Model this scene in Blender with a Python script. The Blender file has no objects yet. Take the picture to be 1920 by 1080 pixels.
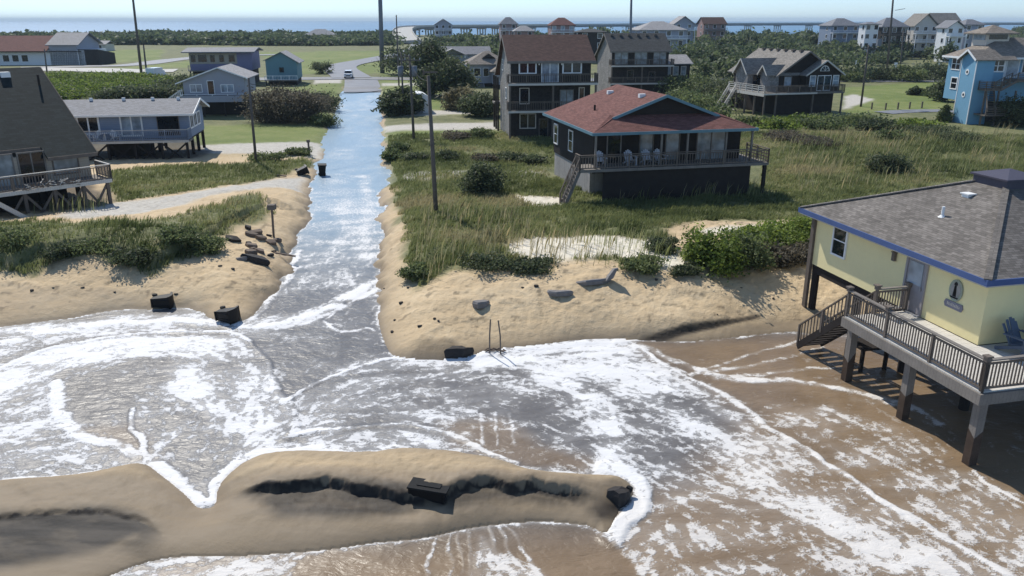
import bpy, math, random
import numpy as np
from mathutils import Vector, Matrix
random.seed(7); rng = np.random.default_rng(11)
SC = bpy.context.scene; COL = SC.collection
R = math.radians

# ---------------------------------------------------------------- camera, sky, sun, exposure
CAM_H, FPX, HORIZON = 13.2, 1500.0, 38.0
PITCH = math.atan((540 - HORIZON) / FPX)
cd = bpy.data.cameras.new("camera"); cam = bpy.data.objects.new("camera", cd); COL.objects.link(cam)
cam.location = (0, 0, CAM_H); cam.rotation_euler = (R(90) - PITCH, 0, 0)
cd.sensor_width = 36; cd.lens = 36 * FPX / 1920; cd.clip_start = .1; cd.clip_end = 60000
SC.camera = cam
SUN_AZ, SUN_EL = -30.5, 46.0            # degrees clockwise from +Y, elevation
W = bpy.data.worlds.new("World"); SC.world = W; W.use_nodes = True
wn = W.node_tree.nodes; wl = W.node_tree.links
bg = wn["Background"]; sky = wn.new("ShaderNodeTexSky"); sky.sky_type = 'NISHITA'; sky.sun_disc = False
sky.sun_elevation = R(SUN_EL); sky.sun_rotation = R(SUN_AZ % 360); sky.air_density = 1.0; sky.dust_density = .15; sky.ozone_density = 1.5
tint = wn.new("ShaderNodeMix"); tint.data_type = 'RGBA'; tint.blend_type = 'MULTIPLY'; tint.inputs[0].default_value = 1; tint.inputs[7].default_value = (.8, .95, 1.16, 1)
tcw = wn.new("ShaderNodeTexCoord"); sxyz = wn.new("ShaderNodeSeparateXYZ"); wl.new(tcw.outputs["Generated"], sxyz.inputs[0])
trp = wn.new("ShaderNodeValToRGB"); trp.color_ramp.elements[0].position = 0; trp.color_ramp.elements[0].color = (.60, .83, 1.30, 1); trp.color_ramp.elements[1].position = .35; trp.color_ramp.elements[1].color = (.96, .98, 1.0, 1)
wl.new(sxyz.outputs[2], trp.inputs[0]); wl.new(trp.outputs[0], tint.inputs[7])
wl.new(sky.outputs[0], tint.inputs[6]); wl.new(tint.outputs[2], bg.inputs[0]); bg.inputs[1].default_value = .112
sl = bpy.data.lights.new("sun", 'SUN'); sl.energy = 3.9; sl.angle = R(.55); sl.color = (1, .95, .86)
so = bpy.data.objects.new("sun", sl); COL.objects.link(so)
ts = Vector((math.sin(R(SUN_AZ)) * math.cos(R(SUN_EL)), math.cos(R(SUN_AZ)) * math.cos(R(SUN_EL)), math.sin(R(SUN_EL))))
so.rotation_euler = ts.to_track_quat('Z', 'Y').to_euler(); so.location = (-60, 100, 120)
vs = SC.view_settings; vs.view_transform = 'Standard'; vs.look = 'None'; vs.exposure = .3; vs.gamma = 1

# ---------------------------------------------------------------- helpers
sT, cT = math.sin(PITCH), math.cos(PITCH)
def G(px, py, z=0.):                     # where a sight line meets the height z
    u = px - 960; v = py - 540
    d = FPX * sT + v * cT; w = FPX * cT - v * sT
    t = (CAM_H - z) / d
    return (u * t, w * t)
def AT(px, py, Y):                       # point of a sight line at distance Y
    u = px - 960; v = py - 540
    d = FPX * sT + v * cT; w = FPX * cT - v * sT
    t = Y / w
    return (u * t, Y, CAM_H - d * t)
def PX(X, Y, Z):
    d = CAM_H - Z; f = Y * cT + d * sT
    return (960 + X / f * FPX, 540 + (d * cT - Y * sT) / f * FPX)

def tag(o, label=None, cat=None, group=None, kind=None):
    if label: o["label"] = label
    if cat: o["category"] = cat
    if group: o["group"] = group
    if kind: o["kind"] = kind
    return o
def thing(name, label, cat, loc, deg=0, group=None):
    o = bpy.data.objects.new(name, None); COL.objects.link(o)
    o.location = loc; o.rotation_euler = (0, 0, R(deg)); o.empty_display_size = .3
    return tag(o, label, cat, group)
def copy_tree(o, parent=None):
    c = o.copy(); COL.objects.link(c); c.parent = parent
    for ch in list(o.children): copy_tree(ch, c)
    return c

class MB:                                # collects solids, then links them as one mesh
    def __init__(s): s.v = []; s.f = []
    def add(s, vs, fs):
        b = len(s.v); s.v += [tuple(p) for p in vs]; s.f += [tuple(b + i for i in f) for f in fs]; return s
    def box(s, x0, x1, y0, y1, z0, z1):
        return s.add([(x0,y0,z0),(x1,y0,z0),(x1,y1,z0),(x0,y1,z0),(x0,y0,z1),(x1,y0,z1),(x1,y1,z1),(x0,y1,z1)],
                     [(0,3,2,1),(4,5,6,7),(0,1,5,4),(1,2,6,5),(2,3,7,6),(3,0,4,7)])
    def beam(s, p, q, w, h=None):
        h = h or w; p = Vector(p); q = Vector(q); d = (q - p)
        if d.length < 1e-6: return s
        d.normalize(); up = Vector((0,0,1)) if abs(d.z) < .95 else Vector((0,1,0))
        a = d.cross(up).normalized() * w / 2; b = a.cross(d).normalized() * h / 2
        vs = [p-a-b, p+a-b, p+a+b, p-a+b, q-a-b, q+a-b, q+a+b, q-a+b]
        return s.add(vs, [(0,1,2,3),(7,6,5,4),(0,4,5,1),(1,5,6,2),(2,6,7,3),(3,7,4,0)])
    def tube(s, pts, rs, n=8):
        rings = []; pts = [Vector(p) for p in pts]
        if not isinstance(rs, (list, tuple)): rs = [rs] * len(pts)
        for i, p in enumerate(pts):
            d = (pts[min(i+1, len(pts)-1)] - pts[max(i-1, 0)]).normalized()
            up = Vector((0,0,1)) if abs(d.z) < .95 else Vector((0,1,0))
            a = d.cross(up).normalized(); b = d.cross(a)
            rings.append([p + (a*math.cos(2*math.pi*k/n) + b*math.sin(2*math.pi*k/n))*rs[i] for k in range(n)])
        vs = [q for r in rings for q in r]; fs = []
        for i in range(len(pts)-1):
            for k in range(n):
                fs.append((i*n+k, i*n+(k+1)%n, (i+1)*n+(k+1)%n, (i+1)*n+k))
        fs.append(tuple(range(n))[::-1]); fs.append(tuple((len(pts)-1)*n+k for k in range(n)))
        return s.add(vs, fs)
    def prism(s, poly, axis, a, b):      # polygon in the plane across axis, pushed from a to b
        n = len(poly); mk = {'x': lambda p,t:(t,p[0],p[1]), 'y': lambda p,t:(p[0],t,p[1]), 'z': lambda p,t:(p[0],p[1],t)}[axis]
        vs = [mk(p,a) for p in poly] + [mk(p,b) for p in poly]
        return s.add(vs, [tuple(range(n))[::-1], tuple(range(n,2*n))] + [(i,(i+1)%n,(i+1)%n+n,i+n) for i in range(n)])
    def slab(s, pts, t=.14):             # roof plane with thickness
        n = len(pts); vs = list(pts) + [(p[0],p[1],p[2]-t) for p in pts]
        return s.add(vs, [tuple(range(n)), tuple(range(n,2*n))[::-1]] + [(i,i+n,(i+1)%n+n,(i+1)%n) for i in range(n)])
    def build(s, name, mat, parent=None, smooth=False):
        me = bpy.data.meshes.new(name); me.from_pydata(s.v, [], s.f); me.update()
        import bmesh
        bm = bmesh.new(); bm.from_mesh(me); bmesh.ops.recalc_face_normals(bm, faces=bm.faces)
        uv = bm.loops.layers.uv.new("uv")
        for f in bm.faces:
            n = f.normal
            h = Vector((1,0,0)) if abs(n.z) > .985 else Vector((-n.y, n.x, 0)).normalized()
            v = n.cross(h)
            for l in f.loops: l[uv].uv = (l.vert.co.dot(h), l.vert.co.dot(v))
            f.smooth = smooth
        bm.to_mesh(me); bm.free()
        o = bpy.data.objects.new(name, me); COL.objects.link(o)
        me.materials.append(mat)
        if parent: o.parent = parent
        return o

# ---------------------------------------------------------------- materials
def nodemat(name):
    m = bpy.data.materials.new(name); m.use_nodes = True
    nt = m.node_tree; return m, nt, nt.nodes, nt.links, nt.nodes["Principled BSDF"]
def ramp(n, pts):
    r = n.new("ShaderNodeValToRGB"); e = r.color_ramp.elements
    while len(e) < len(pts): e.new(.5)
    for k, (p, c) in enumerate(pts): e[k].position = p; e[k].color = (*c, 1) if len(c) == 3 else c
    return r
def mix(n, l, a, b, f, mode='MIX'):
    m = n.new("ShaderNodeMix"); m.data_type = 'RGBA'; m.blend_type = mode
    for sock, val in ((m.inputs[0], f), (m.inputs[6], a), (m.inputs[7], b)):
        if hasattr(val, 'is_linked'): l.new(val, sock)
        elif isinstance(val, (int, float)): sock.default_value = val
        else: sock.default_value = (*val, 1)
    return m.outputs[2]
def mth(n, l, op, a, b=None, c=None, clamp=False):
    m = n.new("ShaderNodeMath"); m.operation = op; m.use_clamp = clamp
    for k, v in enumerate((a, b, c)):
        if v is None: continue
        if hasattr(v, 'is_linked'): l.new(v, m.inputs[k])
        else: m.inputs[k].default_value = v
    return m.outputs[0]
def noise(n, l, scale, detail=4, vec=None, rough=.55):
    t = n.new("ShaderNodeTexNoise"); t.inputs["Scale"].default_value = scale; t.inputs["Detail"].default_value = detail; t.inputs["Roughness"].default_value = rough
    if vec is not None: l.new(vec, t.inputs["Vector"])
    return t.outputs[0]
def paint(name, col, rough=.7, var=.25, scale=1.2, pattern=None, pitch=.16, spec=.14, metal=0):
    m, nt, n, l, b = nodemat(name)
    tc = n.new("ShaderNodeTexCoord"); ob = tc.outputs["Object"]; uv = tc.outputs["UV"]
    f = noise(n, l, scale, 6, ob); f2 = noise(n, l, scale * 9, 3, ob)
    f = mth(n, l, 'MULTIPLY_ADD', f2, .45, mth(n, l, 'MULTIPLY', f, .75))
    r = ramp(n, [(.3, tuple(c * (1 - var) for c in col)), (.85, tuple(min(1, c * (1 + var)) for c in col))]); l.new(f, r.inputs[0])
    out = r.outputs[0]; bump = f2; bs = .15
    if pattern in ('lap', 'plank'):
        w = n.new("ShaderNodeTexWave"); w.wave_type = 'BANDS'; w.wave_profile = 'SAW'; w.bands_direction = 'Y' if pattern == 'lap' else 'X'
        w.inputs["Scale"].default_value = .314 / pitch; l.new(uv, w.inputs["Vector"])
        rr = ramp(n, [(0, (.55,)*3), (.12, (1,)*3), (1, (.93,)*3)]); l.new(w.outputs[0], rr.inputs[0])
        out = mix(n, l, out, rr.outputs[0], .8, 'MULTIPLY'); bump = w.outputs[0]; bs = .3
    if pattern in ('shingle', 'shake'):
        k = n.new("ShaderNodeTexBrick"); l.new(uv, k.inputs["Vector"]); k.inputs["Scale"].default_value = 1
        k.inputs["Brick Width"].default_value = pitch * (2.2 if pattern == 'shingle' else 1.0); k.inputs["Row Height"].default_value = pitch
        k.inputs["Mortar Size"].default_value = pitch * .07; k.inputs["Mortar Smooth"].default_value = .3; k.inputs["Bias"].default_value = 0
        k.inputs["Color1"].default_value = (.62,.62,.62,1); k.inputs["Color2"].default_value = (1.2,1.2,1.2,1); k.inputs["Mortar"].default_value = (.4,.4,.4,1)
        out = mix(n, l, out, k.outputs[0], .8, 'MULTIPLY'); bump = k.outputs[0]; bs = .35
    l.new(out, b.inputs["Base Color"]); b.inputs["Roughness"].default_value = rough
    b.inputs["Specular IOR Level"].default_value = spec; b.inputs["Metallic"].default_value = metal
    bp = n.new("ShaderNodeBump"); bp.inputs["Strength"].default_value = bs; bp.inputs["Distance"].default_value = .03
    l.new(bump, bp.inputs["Height"]); l.new(bp.outputs[0], b.inputs["Normal"])
    return m
def glass(name, col, rough=.06):
    m, nt, n, l, b = nodemat(name)
    tc = n.new("ShaderNodeTexCoord"); f = noise(n, l, 1.3, 2, tc.outputs["Object"])
    r = ramp(n, [(.35, tuple(c * .6 for c in col)), (.7, tuple(c * 1.3 for c in col))]); l.new(f, r.inputs[0])
    l.new(r.outputs[0], b.inputs["Base Color"]); b.inputs["Roughness"].default_value = rough; b.inputs["Specular IOR Level"].default_value = .5
    return m
def leafmat(name, dark, light, tip=None):
    m, nt, n, l, b = nodemat(name)
    a = n.new("ShaderNodeAttribute"); a.attribute_name = "tint"
    pts = [(0, dark), (.7, light)] + ([(1, tip)] if tip else [])
    r = ramp(n, pts); l.new(a.outputs["Fac"], r.inputs[0]); l.new(r.outputs[0], b.inputs["Base Color"])
    b.inputs["Roughness"].default_value = .6; b.inputs["Specular IOR Level"].default_value = .2
    t = n.new("ShaderNodeBsdfTranslucent"); l.new(r.outputs[0], t.inputs[0])
    ms = n.new("ShaderNodeMixShader"); ms.inputs[0].default_value = .42
    l.new(b.outputs[0], ms.inputs[1]); l.new(t.outputs[0], ms.inputs[2]); l.new(ms.outputs[0], n["Material Output"].inputs[0])
    return m

M = dict(
  shake=paint("weathered cedar shingle", (.042,.037,.035), .85, .35, .9, 'shake', .17),
  shake_grey_lit=paint("grey and sunlit cedar shingle", (.27,.255,.24), .85, .35, .9, 'shake', .17),  # paler copy of shake; sun on left walls put into the colour
  brown=paint("dark brown siding", (.03,.025,.023), .8, .3, .8, 'lap', .2),
  skirt=paint("pale weathered plywood", (.34,.32,.30), .85, .3, .7, 'plank', .6),
  roof_red=paint("red brown shingle roof", (.175,.082,.07), .9, .12, .5, 'shingle', .15),
  roof_brown=paint("brown red shingle roof", (.10,.06,.052), .85, .12, .5, 'shingle', .15),
  roof_grey=paint("charcoal shingle roof", (.075,.076,.075), .85, .14, .5, 'shingle', .15),
  roof_tan=paint("tan grey shingle roof", (.25,.23,.205), .85, .14, .5, 'shingle', .15),
  roof_taupe=paint("taupe shingle roof", (.26,.225,.19), .85, .12, .5, 'shingle', .15),
  roof_slate=paint("slate grey roof", (.20,.205,.225), .7, .12, .5, 'shingle', .15),
  roof_light=paint("light grey shingle roof", (.34,.33,.33), .8, .12, .5, 'shingle', .15),
  roof_yell=paint("weathered grey asphalt shingles", (.18,.163,.147), .9, .35, .6, 'shingle', .12),
  roof_green=paint("dark green grey shingle roof", (.022,.031,.032), .85, .14, .4, 'shingle', .2),
  yellow=paint("pale yellow siding", (.82,.72,.40), .7, .05, .5),
  blue=paint("sky blue siding", (.20,.40,.56), .7, .08, .5, 'lap', .16),
  bluegrey=paint("blue grey siding", (.24,.29,.38), .7, .1, .5, 'lap', .18),
  greysid=paint("grey siding", (.36,.37,.42), .7, .1, .5, 'lap', .18),
  purple=paint("lavender siding", (.22,.21,.33), .7, .1, .5, 'lap', .18),
  teal=paint("teal siding", (.15,.27,.31), .7, .1, .5, 'lap', .18),
  beige=paint("beige siding", (.42,.37,.30), .7, .1, .5, 'lap', .18),
  cream=paint("cream siding", (.62,.57,.5), .7, .08, .5, 'lap', .18),
  whitesid=paint("white siding", (.80,.80,.80), .6, .05, .5, 'lap', .18),
  redsid=paint("faded red siding", (.34,.22,.20), .7, .1, .5, 'lap', .18),
  white=paint("white trim paint", (.80,.80,.79), .5, .06, 1),
  bluetrim=paint("blue fascia paint", (.075,.115,.25), .5, .12, 1),
  tealtrim=paint("teal fascia paint", (.12,.22,.27), .5, .12, 1),
  deck=paint("grey weathered deck boards", (.205,.185,.165), .8, .25, 2, 'plank', .14),
  deck_pale=paint("pale sun bleached deck boards", (.58,.55,.5), .8, .12, 2, 'plank', .14),
  rail=paint("weathered railing wood", (.15,.125,.105), .8, .3, 2),
  wetpost=paint("wet brown timber", (.07,.05,.038), .6, .4, 3),
  post=paint("grey timber piling", (.14,.115,.095), .85, .3, 2),
  dark_post=paint("dark brown piling", (.032,.027,.025), .85, .3, 2),
  pole=paint("weathered utility pole wood", (.12,.105,.095), .85, .3, 1.5),
  steel=paint("dull grey steel pole", (.17,.18,.20), .5, .15, .3, metal=.3),
  metal=paint("galvanised metal", (.42,.43,.45), .45, .15, 3, metal=.6),
  black=paint("black bin plastic", (.007,.007,.008), .5, .3, 3, spec=.2),
  blackr=paint("black rubber", (.02,.02,.02), .8, .2, 3),
  slab=paint("broken grey asphalt", (.19,.18,.175), .9, .3, 5),
  darkrock=paint("dark wet asphalt chunk", (.04,.036,.034), .75, .4, 5),
  wood=paint("grey brown driftwood", (.16,.125,.10), .85, .3, 4),
  purplecap=paint("dark plum metal cap", (.085,.078,.10), .4, .12, 1),
  vinyl=paint("white vinyl fence", (.82,.82,.82), .45, .04, 1, 'plank', .2),
  chair=paint("white chair paint", (.55,.56,.6), .5, .06, 1),
  navychair=paint("slate blue chair plastic", (.10,.125,.17), .55, .1, 1),
  carwhite=paint("white car paint", (.82,.83,.84), .25, .03, 1, spec=.6),
  conc=paint("pale concrete", (.44,.43,.40), .85, .15, .5),
  bark=paint("grey brown bark", (.10,.078,.06), .9, .3, 4),
  door=paint("grey door paint", (.31,.29,.30), .5, .08, 1),
  glass=glass("dark window glass", (.012,.016,.022)),
  curtain=glass("curtained glass", (.27,.30,.31), .15),
  pale_glass=glass("pale reflecting glass", (.30,.36,.42), .12),
  signwood=paint("grey name board", (.22,.21,.25), .7, .15, 3),
  plaque=paint("pale grey green plaque", (.30,.33,.27), .6, .12, 3),
)
LEAF = dict(
  dark=leafmat("dark evergreen leaves", (.036,.05,.025), (.13,.155,.075)),
  mid=leafmat("mid green leaves", (.055,.08,.03), (.20,.235,.095)),
  bright=leafmat("yellow green leaves", (.06,.09,.02), (.24,.31,.06)),
  brown=leafmat("brownish olive twigs and leaves", (.065,.058,.04), (.18,.155,.11)),
  tan=leafmat("straw coloured plumes", (.09,.08,.04), (.30,.27,.16)),
  wood=leafmat("coastal woodland leaves", (.04,.06,.03), (.15,.185,.085)),
  grass=leafmat("dune grass blades", (.08,.105,.037), (.27,.295,.12), (.42,.36,.20)),
)
# ---------------------------------------------------------------- ground, water
def WP(pts, z=0.): return np.array([G(x, y, z) for x, y in pts])
def inside(P, poly):
    x, y = P[:,0], P[:,1]; r = np.zeros(len(P), bool); n = len(poly)
    for i in range(n):
        x0, y0 = poly[i]; x1, y1 = poly[(i+1) % n]
        if y0 == y1: continue
        c = ((y0 > y) != (y1 > y)) & (x < (x1-x0)*(y-y0)/(y1-y0) + x0); r ^= c
    return r
def dline(P, pts, closed=False):
    d = np.full(len(P), 1e9); n = len(pts)
    for i in range(n if closed else n-1):
        a = pts[i]; e = pts[(i+1) % n] - a; L = max(e @ e, 1e-9)
        t = np.clip(((P - a) @ e) / L, 0, 1); q = P - a - t[:,None]*e
        d = np.minimum(d, (q*q).sum(1))
    return np.sqrt(d)
def sdf(P, poly, far=30.):               # negative inside; exact only within `far` of the polygon
    lo, hi = poly.min(0) - far, poly.max(0) + far
    k = ((P >= lo) & (P <= hi)).all(1); out = np.full(len(P), far)
    if k.any():
        Q = P[k]; d = dline(Q, poly, True); d[inside(Q, poly)] *= -1; out[k] = d
    return out
def sm(x, a, b):
    t = np.clip((x - a) / (b - a), 0, 1); return t*t*(3-2*t)
def smooth_line(pts, k=3):               # Catmull-Rom through picked points
    pts = np.asarray(pts, float); out = []
    P = np.vstack([2*pts[0]-pts[1], pts, 2*pts[-1]-pts[-2]])
    for i in range(1, len(P)-2):
        for t in np.linspace(0, 1, k, endpoint=False):
            a, b, c, d = P[i-1], P[i], P[i+1], P[i+2]
            out.append(.5*((2*b) + (c-a)*t + (2*a-5*b+4*c-d)*t*t + (3*b-a-3*c+d)*t**3))
    out.append(pts[-1]); return np.array(out)
_H = rng.random((256, 256))
def vn(x, y):                            # value noise
    xi = np.floor(x).astype(int); yi = np.floor(y).astype(int); fx = x - xi; fy = y - yi
    fx = fx*fx*(3-2*fx); fy = fy*fy*(3-2*fy); a = lambda i, j: _H[(xi+i) & 255, (yi+j) & 255]
    return (a(0,0)*(1-fx)+a(1,0)*fx)*(1-fy) + (a(0,1)*(1-fx)+a(1,1)*fx)*fy
def fbm(x, y, o=4):
    s = 0; a = .5; t = 0
    for k in range(o): s = s + a*vn(x*2**k + 17*k, y*2**k + 9*k); t += a; a *= .55
    return s/t

FLOOD = WP([(645,166),(640,180),(621,230),(605,280),(592,335),(577,400),(562,455),(543,505),(520,550),(490,583),(455,602),(405,602),(370,585),(330,577),(280,582),(200,586),(120,598),(0,613),(-300,650),
  (-300,935),(0,905),(120,897),(200,885),(268,872),(300,890),(350,930),(372,952),(402,948),(415,905),(470,864),(560,851),(680,853),(760,846),(850,851),(930,864),(1010,887),(1100,893),(1165,897),(1188,925),(1162,955),(1137,1000),(1100,985),
  (1000,978),(880,990),(800,1008),(700,1018),(600,1032),(450,1042),(330,1044),(250,1062),(150,1105),(0,1180),(-300,1400),(2400,1500),(2500,760),(1960,690),(1760,640),(1620,618),(1540,628),(1490,622),(1420,627),(1300,640),(1200,638),
  (1100,636),(1000,648),(920,656),(893,664),(870,671),(800,675),(745,669),(726,652),(712,612),(704,560),(709,500),(712,440),(708,400),(714,360),(730,345),(722,325),(716,290),(715,240),(713,200),(711,168)])
FLOOD = np.vstack([smooth_line(FLOOD, 3)])
# heights picked at points of the photograph: (px, py, z)
HP = [(-200,420,1.7),(0,440,1.8),(100,440,1.8),(200,450,1.8),(300,435,1.7),(400,400,1.5),(480,365,1.1),(-200,490,1.6),(0,485,1.3),(120,490,1.3),(250,495,1.2),(400,450,1.2),(250,405,1.2),(400,365,1.0),(0,410,1.1),(100,395,1.0),(350,340,.9),(480,303,.7),(560,330,.35),(560,400,.7),(540,450,.8),(500,500,.9),(0,540,.7),(150,545,.65),(300,530,.8),(420,520,1.0),(420,570,.5),(-200,560,.7),(600,300,.2),
  (800,560,1.1),(900,530,1.35),(1050,515,1.5),(1115,512,1.55),(1200,505,1.55),(1300,512,1.5),(1400,525,1.15),(1470,560,.75),(1530,565,.6),(1500,600,.3),(1300,600,.55),(1000,620,.5),(900,610,.55),(800,630,.6),(760,590,.8),(780,520,1.2),(800,470,1.5),(900,440,1.6),(1100,452,1.4),(1000,480,1.5),(1250,470,1.5),(1400,470,1.6),(1500,430,1.5),(800,400,1.6),(1000,400,1.3),(1200,390,1.0),(1400,375,.95),(1600,330,.9),(1800,330,1.0),(1920,320,1.0),(2200,320,1.0),(735,400,.7),(742,345,.5),(770,300,.8),(850,285,.8),(1000,300,.5),(900,250,.5),(400,280,.5),(200,300,.6),(600,200,.3),(760,230,.4),(1300,240,.6),(1600,240,.6),
  (1700,640,.12),(1900,700,.1),(1700,560,.3),(1900,600,.3),(2200,650,.3),
  (-200,900,0.51),(0,915,0.51),(150,905,0.51),(260,895,0.45),(345,930,.35),(385,965,.12),(425,915,.42),(480,880,0.51),(600,868,0.53),(750,862,0.55),(900,866,0.55),(1000,897,0.51),(1100,905,0.45),(1160,912,0.42),
  (0,1000,.3),(-200,1010,.3),(120,1045,.2),(250,1010,.25),(340,1000,.2),(450,950,.36),(560,950,.34),(700,945,.34),(800,945,.42),(950,965,.3),(1080,960,.25),(1130,960,.2),(-200,1200,.15),(100,1090,.12)]
_hw = np.array([G(a,b,z) for a,b,z in HP]); _hz = np.array([z for *_,z in HP])
far_ring = np.array([(x, y) for y in (135, 160, 190) for x in (-120,-80,-40,0,40,80,120)] + [(-90,40),(90,40),(-80,90),(100,90),(-70,15),(70,15)])
_hw = np.vstack([_hw, far_ring]); _hz = np.append(_hz, np.full(len(far_ring), .5))
_ph = np.sqrt(((_hw[:,None]-_hw[None])**2).sum(2)); _wt = np.linalg.solve(_ph + 1e-3*np.eye(len(_hw)), _hz - .6)
def flood_sd(P):
    d = sdf(P, FLOOD); k = sm(P[:,1], 33, 40)
    return d + k*((fbm(P[:,0]*.32, P[:,1]*.22, 4)-.5)*1.9 + (fbm(P[:,0]*1.3+7, P[:,1]*1.1, 3)-.5)*.6) - .1*k
SCARP_L = WP([(-300,505),(-60,490),(0,486),(60,490),(100,480),(180,476),(250,492),(300,494),(345,474),(400,445),(430,418),(485,404),(510,378)], 1.2)
SCARP_R = WP([(1190,640),(1250,632),(1330,620),(1420,604)], .1)
SCARP_B = WP([(425,908),(500,895),(600,890),(690,894),(765,908),(835,908),(862,895),(900,888),(980,891),(1060,898),(1135,908)], .8)
SCARP_C = WP([(-260,985),(0,962),(100,952),(200,950),(270,968),(320,995)], .5)
def scarp_y(S, X): return np.interp(X, S[:,0], S[:,1]) + (fbm(X*.9+2, X*0+1)-.5)*.5 + (vn(X*1.1, X*0+3)-.5)*.3
def base_h(P):
    out = np.full(len(P), .5)
    k = P[:,1] < 150
    Q = P[k]; r = np.zeros(len(Q))
    for i in range(0, len(Q), 60000):
        q = Q[i:i+60000]; d = np.sqrt(((q[:,None,:]-_hw[None])**2).sum(2)); r[i:i+60000] = d @ _wt + .6
    out[k] = np.clip(r, .03, 2.6)*(1-sm(Q[:,1],110,148)) + .5*sm(Q[:,1],110,148)
    return out
def ground_z(P, sdw=None):
    P = np.asarray(P, float).reshape(-1,2)
    if sdw is None: sdw = flood_sd(P)
    b = base_h(P); x, y = P[:,0], P[:,1]
    near = y < 29
    b = b + (fbm(x*.5, y*.5)-.5)*.35*sm(b, .4, 1.2)*np.where(y < 29, .3, 1) + (fbm(x*2.1+3, y*2.1)-.5)*.17*sm(y,200,60)*sm(b,.1,.7)
    b = b + np.where(near, (fbm(x*1.1+40, y*1.6+7, 5)-.5)*.07*sm(b,.3,.8), 0)
    # eroded scarps: the land side stands higher, the drop faces the water
    kk = (y > 34) & (y < 62) & (x < -8)
    if kk.any():
        yy = np.interp(x[kk] + (vn(x[kk]*1.1, y[kk]*0+3)-.5)*1.5, SCARP_L[:,0], SCARP_L[:,1]) + (fbm(x[kk]*.5, y[kk]*.5)-.5)*3.2 + (fbm(x[kk]*2.2+8, y[kk]*2.2)-.5)*1.0
        b[kk] += .5*(sm(y[kk]-yy, -.12, .3) - .6*sm(y[kk]-yy, .3, 6))*sm(x[kk], -9.5, -14)
    kk = (y > 29) & (y < 38) & (x > 4) & (x < 12)
    if kk.any():
        yy = np.interp(x[kk], SCARP_R[:,0], SCARP_R[:,1]); tp = sm(x[kk],4.2,5.6)*(1-sm(x[kk],7.5,11.2))
        b[kk] += .38*sm(y[kk]-yy,-.12,.22)*tp*(1-sm(y[kk]-yy,.3,2.5))
    kk = near & (y > 15) & (x < 4)
    if kk.any():
        for S, hgt in ((SCARP_B, .22), (SCARP_C, .06)):
            X = x[kk]; Y = y[kk]; yy = scarp_y(S, X)
            e = sm(X, S[0,0], S[0,0]+1.2)*(1-sm(X, S[-1,0]-1.2, S[-1,0]))
            b[kk] += hgt*e*(sm(Y-yy + (fbm(X*3.5, Y*3.5, 4)-.5)*.3,-.12,.07)*(1-sm(Y-yy,.15,1.3)) - .35*(1-sm(np.abs(Y-yy+.35),.1,.7)))
    L = np.where(near, .45, 1.1)
    pr = 1-np.exp(-np.maximum(sdw,0)/L)
    zo = .012 + b*pr
    zi = -.02 - .3*sm(-sdw, 0, 1.2)
    z = np.where(sdw > 0, zo, zi)
    # under far land everything flattens, then sinks below the sound
    z = np.where(y > 150, np.maximum(z, np.where(sdw > 0, .06 + (.24 + .35*fbm(x*.02, y*.02))*sm(sdw, 0, 14), -1)), z)
    shore = 700 + 180*fbm(x*.004+5, x*0+2) + 120*sm(-x, 60, 400)
    z = z - 2.5*sm(y - shore, -20, 20)
    return z

rows = [9.0]
while rows[-1] < 1150: rows.append(rows[-1] + max(.052, rows[-1]**2/8200))
rows = np.array(rows); NJ = len(rows); NI = 1080
fan = np.linspace(-1, 1, NI); fan = fan*.62 + .38*fan**3
GX = fan[None,:]*(1.12*(rows+7))[:,None]; GY = np.repeat(rows[:,None], NI, 1)
GP = np.stack([GX.ravel(), GY.ravel()], 1)
SDW = flood_sd(GP); GZ = ground_z(GP, SDW)

# zones of the land, picked on the photograph
def zone(pts, z=.6, soft=1.5, jit=1.0, P=GP):
    d = sdf(P, WP(pts, z))
    if jit: d = d + (fbm(P[:,0]*.45+z*31, P[:,1]*.45, 4)-.5)*2*jit
    return sm(-d, -soft, soft)
VEG_L1 = [(-400,395),(0,424),(60,418),(150,428),(260,421),(330,408),(400,386),(440,362),(490,356),(508,372),(480,402),(430,416),(405,442),(345,470),(300,492),(260,488),(180,473),(100,479),(60,492),(0,484),(-300,500)]
VEG_L2 = [(205,318),(300,308),(480,300),(570,284),(604,288),(560,306),(500,330),(430,350),(330,372),(210,388)]
VEG_R = [(722,238),(1010,238),(1500,236),(1920,245),(2600,280),(2600,470),(1920,450),(1600,430),(1505,412),(1300,423),(1240,432),(1252,462),(1232,512),(1150,500),(1050,500),(970,512),(900,516),(850,506),(785,525),(765,485),(752,430),(747,380),(737,340),(722,310)]
SAND_R = [[(930,452),(1000,437),(1100,430),(1230,440),(1265,462),(1290,485),(1297,502),(1240,500),(1160,476),(1000,492),(955,472)], [(1298,428),(1400,414),(1525,406),(1525,416),(1400,428),(1330,436)], [(960,345),(1060,352),(1062,372),(980,368)]]
veg = np.maximum.reduce([zone(VEG_L1,1.6,.5,.8), zone(VEG_L2,.9,.6,.9), zone(VEG_R,1.3,.6,1.0)])
for s in SAND_R: veg *= 1 - zone(s, 1.7, .4, .7)
far_veg = sm(GP[:,1], 72, 95)*(SDW > .5)
road_edge = dline(GP, FLOOD, True) if False else np.abs(SDW)
lawn = np.zeros(len(GP))
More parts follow.
